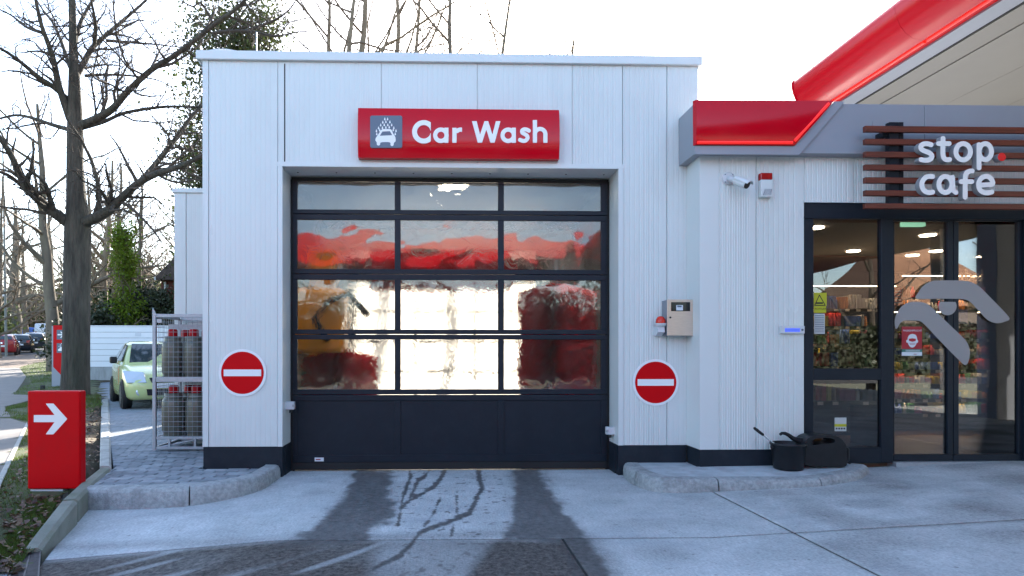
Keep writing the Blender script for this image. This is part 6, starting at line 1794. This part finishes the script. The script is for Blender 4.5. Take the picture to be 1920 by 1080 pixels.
# the big bare oak beside the totem
TYm = 10.4
g = np.random.default_rng(21)
base = at(141, 748, TYm)
oak = thing('bare_oak', (base.x, TYm, lz(TYm)), 'big bare oak with a thick ridged trunk rising behind the red totem', 'tree')
thick, thin = TubeSet(), TubeSet()
k_ = (TYm + DIST) / FPX
tr = [(141, 752), (141, 735), (142, 700), (143, 640), (144, 560), (145, 480), (146, 425), (144, 385), (141, 320), (141, 250), (140, 180), (138, 110), (136, 40), (134, -40), (131, -130)]
tw = [30, 27, 25.5, 24.5, 24, 24.5, 24, 19, 15.5, 15, 12, 8.5, 7, 6, 4]
TP = np.array([np.array(at(x, y, TYm)) for x, y in tr])
thick.add(np.array(spline_pts(TP, 4)), np.interp(np.linspace(0, len(tw) - 1, (len(tw) - 1) * 4 + 1), np.arange(len(tw)), np.array(tw) * k_ * 0.92), 22)
limbs = [
 ([(146, 237), (178, 224), (211, 204), (241, 170), (285, 130), (326, 105), (400, 48), (450, 10), (500, -50)], 0.13, 0.05, -2.5),
 ([(152, 240), (195, 228), (237, 211), (311, 200), (378, 200), (430, 190)], 0.075, 0.03, 1.5),
 ([(139, 150), (157, 118), (174, 89), (207, 59), (237, 33), (274, 0), (310, -40)], 0.10, 0.04, 1.2),
 ([(176, 85), (180, 55), (176, 25), (170, -10), (178, -60)], 0.06, 0.03, -1.0),
 ([(137, 100), (150, 45), (165, 15), (185, -20), (200, -70)], 0.07, 0.03, 1.0),
 ([(131, 224), (111, 163), (102, 120), (93, 89), (78, 48), (67, 0), (55, -60)], 0.11, 0.045, -1.4),
 ([(131, 126), (115, 78), (100, 44), (80, 18), (60, -15)], 0.06, 0.03, 1.8),
 ([(129, 122), (112, 105), (100, 96)], 0.045, 0.02, 1.0),
 ([(128, 187), (100, 163), (74, 146), (48, 124), (22, 104), (-10, 85), (-60, 60)], 0.09, 0.04, -1.5),
 ([(75, 60), (48, 50), (20, 28), (-15, 12)], 0.055, 0.025, 1.0),
 ([(128, 243), (95, 233), (63, 222), (30, 216), (-10, 224), (-60, 230)], 0.07, 0.03, 1.0),
 ([(138, 425), (110, 405), (85, 385), (66, 368), (52, 355), (36, 325), (22, 293), (0, 259), (-40, 210)], 0.17, 0.08, -2.0),
 ([(60, 362), (40, 345), (12, 325), (-20, 318)], 0.05, 0.02, -1.5),
 ([(152, 420), (180, 408), (207, 392), (232, 368), (259, 344), (293, 326), (341, 311), (378, 293), (420, 285)], 0.17, 0.06, -2.2),
 ([(262, 342), (290, 310), (318, 274), (340, 248), (356, 222), (381, 196), (410, 160)], 0.10, 0.05, 1.5),
 ([(270, 336), (300, 300), (330, 255), (350, 228)], 0.07, 0.03, -1.2),
 ([(293, 326), (330, 342), (372, 336), (400, 345)], 0.05, 0.02, 1.0),
 ([(158, 142), (200, 140), (255, 143), (300, 152), (335, 172)], 0.045, 0.015, 0.8),
 ([(160, 128), (190, 122), (225, 124), (242, 140)], 0.035, 0.012, -0.8),
 ([(200, 76), (250, 80), (300, 84), (345, 90)], 0.05, 0.015, 1.5),
 ([(285, 125), (295, 105), (303, 90), (330, 70)], 0.05, 0.015, 1.5),
 ([(400, 48), (390, 25), (375, 5), (360, 12), (330, -5)], 0.05, 0.02, -0.5),
 ([(455, 60), (485, 50), (520, 35), (545, 15), (560, -10)], 0.05, 0.02, -1.0),
 ([(400, 62), (440, 58), (480, 60), (515, 68), (560, 60), (600, 58)], 0.055, 0.012, -2.0),
]
for pts, r0, r1, dy in limbs:
    P = pix_path(pts, TYm, TYm + dy)
    grow(thick, thin, P, r0 * 0.84, r1 * 0.55, 1, g, 7.5, up=0.0, minr=0.0058, maxlvl=5, shorten=0.47, skip=0.10)
thick.build('trunk', M['bark'], oak)
thin.build('crown', M['twig'], oak)

def bare_tree(name, label, X, Y, h, r, seed, lean=(0, 0), dens=1.5, fork=0.3, m1='bark_far', m2='twig_far', minr=0.012, maxlvl=4, nl=9, group=None):
    g = np.random.default_rng(seed)
    z = lz(Y)
    o = thing(name, (X, Y, z), label, 'tree', group)
    a, b = TubeSet(), TubeSet()
    P = [np.array([X, Y, z - 0.3])]
    n = 9
    for k in range(1, n + 1):
        P.append(P[0] + np.array([lean[0] * k / n + g.normal(0, 0.05 * h / 12), lean[1] * k / n + g.normal(0, 0.04 * h / 12), h * 0.82 * k / n]))
    P = np.array(spline_pts(P, 3))
    rad = r * np.linspace(1, 0.18, len(P)); rad[:2] *= 1.25
    a.add(P, rad, 10)
    for k in range(nl):
        t = fork + (1 - fork) * (k + g.random() * 0.8) / nl
        i = min(int(t * (len(P) - 1)), len(P) - 2)
        az = g.uniform(0, 2 * np.pi)
        d = np.array([math.cos(az), math.sin(az), g.uniform(0.35, 1.0)])
        ln = h * 0.42 * (1.15 - 0.7 * t) * g.uniform(0.7, 1.1)
        Q = wander(P[i], d, ln, 7, 0.14, 0.05, g)
        grow(a, b, Q, rad[i] * g.uniform(0.4, 0.65), minr * 1.3, 1, g, dens, 0.03, minr, 1.0, maxlvl, 0.5)
    a.build('trunk', M[m1], o); b.build('crown', M[m2], o)
    return o

def foliage(V, F, pts, size, g):
    """leaf quads at the points"""
    n = len(pts); pts = np.asarray(pts)
    d = g.normal(0, 1, (n, 3)); d /= np.linalg.norm(d, axis=1, keepdims=True)
    e = g.normal(0, 1, (n, 3)); e -= d * (e * d).sum(1, keepdims=True); e /= np.linalg.norm(e, axis=1, keepdims=True)
    s = size * g.uniform(0.6, 1.3, (n, 1)); w = s * 0.7
    Q = np.stack([pts - d * s, pts + e * w - d * s * 0.1, pts + d * s, pts - e * w - d * s * 0.1], 1)
    k = sum(len(v) for v in V)
    V.append(Q.reshape(-1, 3)); F.append((np.arange(n * 4).reshape(n, 4) + k))

def ivy_column(name, label, X, Y, h, r, rad0, rad1, seed, nleaf, m_, size, z0=0.2, lean=(0, 0), twigs=True, trunkmat='bark_far'):
    g = np.random.default_rng(seed); z = lz(Y)
    o = thing(name, (X, Y, z), label, 'tree')
    a, b = TubeSet(), TubeSet()
    P = np.array([[X + lean[0] * t, Y + lean[1] * t, z - 0.3 + h * t] for t in np.linspace(0, 1, 10)]); P[1:-1] += g.normal(0, 0.06, P[1:-1].shape) * [1, 1, 0]
    a.add(P, r * np.linspace(1, 0.3, 10), 9)
    for k in range(16):
        t = 0.25 + 0.75 * k / 16; i = int(t * 9); az = g.uniform(0, 6.28)
        Q = wander(P[min(i, 8)], (math.cos(az), math.sin(az), 0.5), rad0 * 1.5 * g.uniform(.7, 1.2), 5, 0.18, 0.04, g)
        grow(a, b, Q, r * 0.22, 0.012, 2, g, 1.6, 0.03, 0.012, 1, 4, 0.5)
    V, F = [], []
    nc = 60
    cl = []
    for k in range(nc):
        t = z0 + (1 - z0) * g.random() ** 0.9; az = g.uniform(0, 6.28)
        rr = (rad0 + (rad1 - rad0) * t) * math.sqrt(g.random())
        c = P[0] + (P[-1] - P[0]) * t + np.array([rr * math.cos(az), rr * math.sin(az), 0]); cl.append(c)
        n = int(nleaf / nc * g.uniform(0.4, 1.6))
        foliage(V, F, c + g.normal(0, 1, (n, 3)) * np.array([0.26, 0.26, 0.42]) * (rad0 + rad1) / 2, size, g)
    a.build('trunk', M[trunkmat], o); b.build('crown', M['twig_far'], o)
    fast_mesh('foliage', np.concatenate(V), np.concatenate(F), M[m_], o)
    return o

def tx(x, Y): return at(x, 600, Y).x
# wood behind the yard and along the street
ivy_column('ivy_tree', 'slim tree wrapped in bright yellow green ivy above the white fence', tx(236, 20), 20, 6.0, 0.16, 0.85, 0.42, 31, 9000, 'ivy_bright', 0.05, 0.10)
ivy_column('ivy_tree', 'tall ivy covered tree rising behind the corner of the car wash', tx(408, 26), 26, 17.5, 0.32, 2.6, 2.0, 32, 36000, 'ivy_leaf', 0.085, 0.12, lean=(0.8, 0))
bare_tree('bare_tree', 'straight bare trunk just left of the big oak', tx(106, 21), 21, 14, 0.30, 41, (-1.0, 0.3), 1.5, 0.25, nl=12)
bare_tree('bare_tree', 'old bare tree with a thick trunk beside the parked black car', tx(26, 66), 66, 19, 0.85, 42, (0.2, 0), 1.5, 0.3, nl=12, minr=0.02)
bare_tree('bare_tree', 'bare tree seen behind the white van', tx(100, 82), 82, 24, 0.6, 43, (-0.6, 0), 1.5, 0.25, nl=12, minr=0.02)
bare_tree('bare_tree', 'pale bare tree over the white fence right of the oak trunk', tx(182, 27), 27, 13, 0.28, 44, (0.8, 0), 1.7, 0.22, 'bark_pale', nl=12)
bare_tree('bare_tree', 'thin bare tree between the ivy column and the brick house', tx(292, 24.5), 22.5, 10, 0.14, 45, (0.3, 0), 2.0, 0.2, nl=12)
bare_tree('bare_tree', 'bare tree with fine twigs behind the bright ivy column', tx(215, 34), 34, 15, 0.3, 46, (0.4, 0), 1.6, 0.2, nl=13, minr=0.014)
bare_tree('bare_tree', 'bare tree low over the street left of the oak', tx(52, 72), 72, 18, 0.4, 47, (-0.8, 0), 1.7, 0.2, nl=13, minr=0.014)
bare_tree('bare_tree', 'bare street tree at the left picture edge', tx(-22, 46), 46, 16, 0.38, 48, (0.8, 0), 1.6, 0.2, nl=13, minr=0.016)
bare_tree('bare_tree', 'bare tree far back between oak and ivy column', tx(160, 48), 48, 18, 0.36, 49, (0.2, 0), 1.6, 0.2, nl=13, minr=0.018)
bare_tree('bare_tree', 'bare tree behind the brick house roof', tx(330, 44), 44, 16, 0.32, 50, (0.2, 0), 1.6, 0.25, nl=13, minr=0.016)
for i, (x, Y, h, lb) in enumerate(((132, 32, 14, 'slender bare tree hidden in part by the oak trunk'), (256, 30, 13, 'bare tree just right of the bright ivy column'), (40, 86, 24, 'bare tree above the dark grey car'), (198, 40, 16, 'twiggy bare tree above the white fence'), (345, 30, 14, 'bare tree whose twigs reach the annexe roof'), (-4, 34, 14, 'twiggy bare tree above the lamp post'))):
    bare_tree('bare_tree', lb, tx(x, Y), Y, h, 0.2, 140 + i, (0.3, 0), 2.4, 0.15, nl=15, minr=0.012)
# crowns seen above the car wash roof
bare_tree('tall_tree', 'tall pale tree forking above the middle left of the roof', tx(668, 16), 16, 19, 0.26, 61, (0.2, 0), 2.0, 0.45, 'bark_pale', nl=9, minr=0.012)
bare_tree('tall_tree', 'pale slender tree above the roof over the car wash sign', tx(735, 20), 20, 22, 0.24, 62, (0.2, 0), 1.8, 0.5, 'bark_pale', nl=7, minr=0.012)
bare_tree('tall_tree', 'dark slender tree standing above the roof right of the pale ones', tx(822, 18), 18, 21, 0.20, 63, (0.6, 0), 1.1, 0.5, nl=7, minr=0.012)
bare_tree('tall_tree', 'leaning bare tree above the roof towards the canopy', tx(880, 17), 17, 18, 0.18, 64, (1.6, 0), 1.2, 0.5, nl=8, minr=0.011)

for i, (x, Y, h, ln_, lb) in enumerate(((612, 15, 17, 0.9, 'spreading bare tree above the left half of the roof'), (645, 19, 20, -0.8, 'many stemmed bare tree above the car wash sign left end'), (770, 24, 24, 0.4, 'faint bare tree above the roof between two slender ones'), (960, 20, 17, 2.6, 'low bare crown above the roof right of the sign'))):
    bare_tree('tall_tree', lb, tx(x, Y), Y, h, 0.22, 160 + i, (ln_, 0), 2.4, 0.5, 'bark_pale' if i < 3 else 'bark_far', nl=12, minr=0.010, maxlvl=4)
# evergreen understorey
def shrub(name, label, x, Y, wdt, h, seed, n, m_='shrub_leaf', size=0.09, group=None):
    g = np.random.default_rng(seed); X = tx(x, Y); z = lz(Y)
    o = thing(name, (X, Y, z), label, 'shrub', group)
    a = TubeSet(); V, F = [], []
    for k in range(9):
        az = g.uniform(0, 6.28); Q = wander((X + g.normal(0, wdt * 0.1), Y, z - 0.1), (math.cos(az) * 0.6, math.sin(az) * 0.6, 1), h * 0.8, 6, 0.12, 0.02, g)
        a.add(Q, np.linspace(0.04, 0.012, len(Q)), 5)
    for k in range(34):
        u, v, t = g.normal(0, 0.36), g.normal(0, 0.3), g.random() ** 0.8
        c = np.array([X + u * wdt * 0.62 * (1.1 - 0.5 * t), Y + v * wdt * 0.4, z + h * t * (0.75 + 0.3 * g.random())])
        foliage(V, F, c + g.normal(0, 1, (int(n / 34), 3)) * np.array([0.13 * wdt * 0.6, 0.10 * wdt, 0.10 * h]), size, g)
    a.build('stem', M['bark_far'], o)
    fast_mesh('foliage', np.concatenate(V), np.concatenate(F), M[m_], o)
for i, (x, Y, wd, h, n, m_, lb) in enumerate([
    (178, 19.5, 2.6, 2.4, 5000, 'hedge_leaf', 'dark evergreen shrub over the fence next to the oak trunk'),
    (215, 20.5, 2.8, 2.9, 6000, 'hedge_leaf', 'dark evergreen shrub under the bright ivy column'),
    (262, 21.5, 3.0, 3.6, 7000, 'hedge_leaf', 'tall dark evergreen shrub over the fence by the wire cage'),
    (308, 21.0, 2.6, 3.0, 6000, 'hedge_leaf', 'dark shrub at the foot of the brick house'),
    (12, 94, 10, 6.5, 7000, 'shrub_leaf', 'olive shrubbery behind the red car'),
    (60, 96, 11, 8, 8000, 'shrub_leaf', 'olive shrubbery behind the dark grey car'),
    (118, 90, 10, 7.0, 7000, 'shrub_leaf', 'olive shrubbery right of the white van'),
    (170, 52, 9, 6.0, 7000, 'shrub_leaf', 'olive thicket in the wood behind the oak'),
    (240, 46, 9, 7.0, 7000, 'shrub_leaf', 'olive thicket in the wood behind the bright ivy'),
    (-40, 60, 9, 4.5, 5000, 'shrub_leaf', 'olive shrubbery at the left picture edge')]):
    shrub('shrub', lb, x, Y, wd, h, 80 + i, n, m_, 0.075 if Y < 30 else 0.2)
# unseen hedge, added to darken what the panes mirror
g = np.random.default_rng(88)
hg = thing('added_dark_hedge', (0, -27, 0), 'long dark hedge added behind the viewer to darken the pane reflections', 'hedge')
Pq = np.column_stack([g.uniform(-38, 13, 26000), -27 + g.normal(0, 0.5, 26000), np.zeros(26000)])
Pq[:, 2] = g.random(26000) * (4.0 + 0.9 * noise2(Pq[:, 0] + 60, Pq[:, 0] * 0, 0.5, 3))
V, F = [], []; foliage(V, F, Pq, 0.14, g)
fast_mesh('foliage', V[0], F[0], M['hedge_leaf'], hg)
h3 = thing('added_dark_hedge', (30, -29, 0), 'low dark hedge added before the brown roofed house to darken its reflection', 'hedge')  # unseen hedge added to hide bright wall and lawn from the glass
Pq = np.column_stack([g.uniform(13.5, 48, 14000), -29 + g.normal(0, 0.4, 14000), g.random(14000) * 2.9]); V, F = [], []; foliage(V, F, Pq, 0.14, g)
fast_mesh('foliage', V[0], F[0], M['hedge_leaf'], h3)
MB().box(13.5, 48, -29.2, -28.8, -0.1, 2.6).build('inner_growth', M['hedge_leaf'], h3)
st_ = TubeSet()
for k in range(40):
    X = -37 + k * 1.25; st_.add(wander((X, -27, -0.2), (0, 0, 1), 3.4, 4, 0.06, 0, g), np.linspace(0.06, 0.02, 5), 5)
st_.build('stems', M['bark'], hg, 'stuff')
MB().box(-38, 13, -27.25, -26.9, -0.1, 3.6).build('inner_growth', M['hedge_leaf'], hg)
# far wood: a mass of twigs nobody could count
g = np.random.default_rng(90); ts = TubeSet()
for k in range(5200):
    Y = g.uniform(84, 120) if k % 3 else g.uniform(45, 90); x = g.uniform(-150, 400) if k % 3 else g.uniform(115, 400); X = tx(x, Y); z = lz(min(Y, 90))
    h = g.uniform(4, 34) * (0.7 + 0.3 * g.random())
    p = np.array([X, Y, z + g.uniform(0, 0.55) * h]); 
    Q = wander(p, (g.normal(0, 0.5), g.normal(0, 0.3), g.uniform(0.2, 1)), g.uniform(1.5, 4.5), 5, 0.2, 0.03, g)
    ts.add(Q, np.linspace(g.uniform(0.02, 0.06), 0.012, 6), 3)
    for _ in range(3):
        q = Q[g.integers(1, 5)]; T = wander(q, g.normal(0, 1, 3) + [0, 0, .5], g.uniform(0.6, 1.8), 3, 0.25, 0.03, g); ts.add(T, np.linspace(0.018, 0.01, 4), 3)
tag(ts.build('far_wood', M['twig_far'], None, 'stuff'), 'brown tangle of far bare twigs behind the street', 'wood')

# trees across the road, mirrored in the glass
for i, (X, Y, h) in enumerate(((25, -31, 15), (21, -36, 17), (-6, -38, 16), (36, -29, 14), (30, -27, 13))):
    bare_tree('roadside_tree', ['bare tree before the brown roofed house across the road', 'tall bare tree across the road left of the house', 'bare tree across the road behind the canopy wing', 'bare tree beside the far end of the house across the road', 'low branched bare tree at the roadside opposite the shop'][i], X, Y, h, 0.3, 70 + i, (0, 0), 1.3, 0.25, 'bark', 'twig', 0.02, 3, 9)

# ------------------------------------------------------------------ grass and fallen leaves
g = np.random.default_rng(99)
def inside(pts, x, y): return sd_poly(pts)(np.asarray(x, float), np.asarray(y, float)) < 0
grass_px = [
 ([(22, 740), (60, 716), (100, 701), (160, 690), (170, 745), (60, 743)], 22000, 0.05),
 ([(36, 690), (62, 680), (115, 673), (140, 690), (100, 702), (60, 716), (49, 708)], 12000, 0.06),
 ([(4, 782), (12, 765), (56, 755), (56, 792), (26, 786)], 12000, 0.045),
 ([(54, 800), (60, 860), (60, 930), (30, 985), (-40, 1040), (-40, 985), (0, 920)], 34000, 0.032),
 ([(60, 935), (112, 925), (88, 955), (24, 1028), (-30, 1034), (-10, 1000)], 30000, 0.026),
 ([(158, 735), (187, 742), (192, 760), (170, 775), (158, 770)], 7000, 0.05),
]
gpts = []
for poly, n, hgt in grass_px:
    A = np.array([gp(x, y, LZ)[:2] for x, y in poly])
    lo, hi = A.min(0), A.max(0)
    c_ = g.uniform(lo, hi, (int(n * 2.2), 2)); c_ = c_[inside([tuple(a) for a in A], c_[:, 0], c_[:, 1])][:n]
    dens = noise2(c_[:, 0], c_[:, 1], 1.3, 12) + 0.5 * noise2(c_[:, 0], c_[:, 1], 5, 13); c_ = c_[dens > 0.38 + 0.3 * g.random(len(c_))]
    zz = np.array([lz(y) for y in c_[:, 1]])
    gpts.append(np.column_stack([c_, zz, np.full(len(c_), hgt)]))
GP = np.concatenate(gpts); n = len(GP)
az = g.uniform(0, 2 * np.pi, n); d = np.stack([np.cos(az), np.sin(az), np.zeros(n)], 1); le = g.uniform(0.2, 1.0, n)[:, None] * GP[:, 3:4]
az2 = g.uniform(0, 2 * np.pi, n); l2 = np.stack([np.cos(az2), np.sin(az2), np.zeros(n)], 1)
hh = GP[:, 3:4] * g.uniform(0.6, 1.5, (n, 1)); wv = 0.004 + 0.05 * GP[:, 3:4]
B = GP[:, :3] - [0, 0, 0.005]
V = np.stack([B - d * wv, B + d * wv, B + l2 * le + np.array([0, 0, 1.0]) * hh], 1).reshape(-1, 3)
tag(fast_mesh('grass', V, np.arange(n * 3).reshape(-1, 3), M['grass_blade']), 'patchy short lawn on the verge around the totem', 'grass', kind='stuff')
leaf_px = [([(158, 760), (187, 765), (185, 873), (165, 890), (108, 936), (100, 935), (150, 900), (160, 880)], 2000), ([(60, 925), (118, 930), (100, 950), (60, 990), (20, 1020), (-20, 1010), (10, 960)], 230), ([(54, 850), (52, 930), (0, 985), (-30, 960)], 260), ([(110, 690), (160, 690), (160, 675), (60, 682)], 300), ([(-10, 1000), (45, 1024), (30, 1032), (-40, 1034)], 120)]
V, F = [], []
for poly, n in leaf_px:
    A = np.array([gp(x, y, LZ)[:2] for x, y in poly]); lo, hi = A.min(0), A.max(0)
    c_ = g.uniform(lo, hi, (n * 3, 2)); c_ = c_[inside([tuple(a) for a in A], c_[:, 0], c_[:, 1])][:n]
    m_ = len(c_); zz = np.array([lz(y) for y in c_[:, 1]]) + 0.008 + 0.03 * g.random(m_)
    az = g.uniform(0, 6.28, m_); s = g.uniform(0.014, 0.032, m_)
    P = np.column_stack([c_, zz]); d = np.stack([np.cos(az), np.sin(az), g.normal(0, 0.35, m_)], 1) * s[:, None]; e = np.stack([-np.sin(az), np.cos(az), g.normal(0, 0.35, m_)], 1) * s[:, None] * 0.6
    up = np.stack([np.zeros(m_), np.zeros(m_), s * 0.3], 1)
    Q = np.stack([P - d, P + e + up, P + d, P - e + up], 1).reshape(-1, 3)
    k = sum(len(v) for v in V); V.append(Q); F.append(np.arange(m_ * 4).reshape(-1, 4) + k)
tag(fast_mesh('fallen_leaves', np.concatenate(V), np.concatenate(F), M['fallen_leaf']), 'brown fallen leaves in the planting bed beside the kerb', 'leaves', kind='stuff')
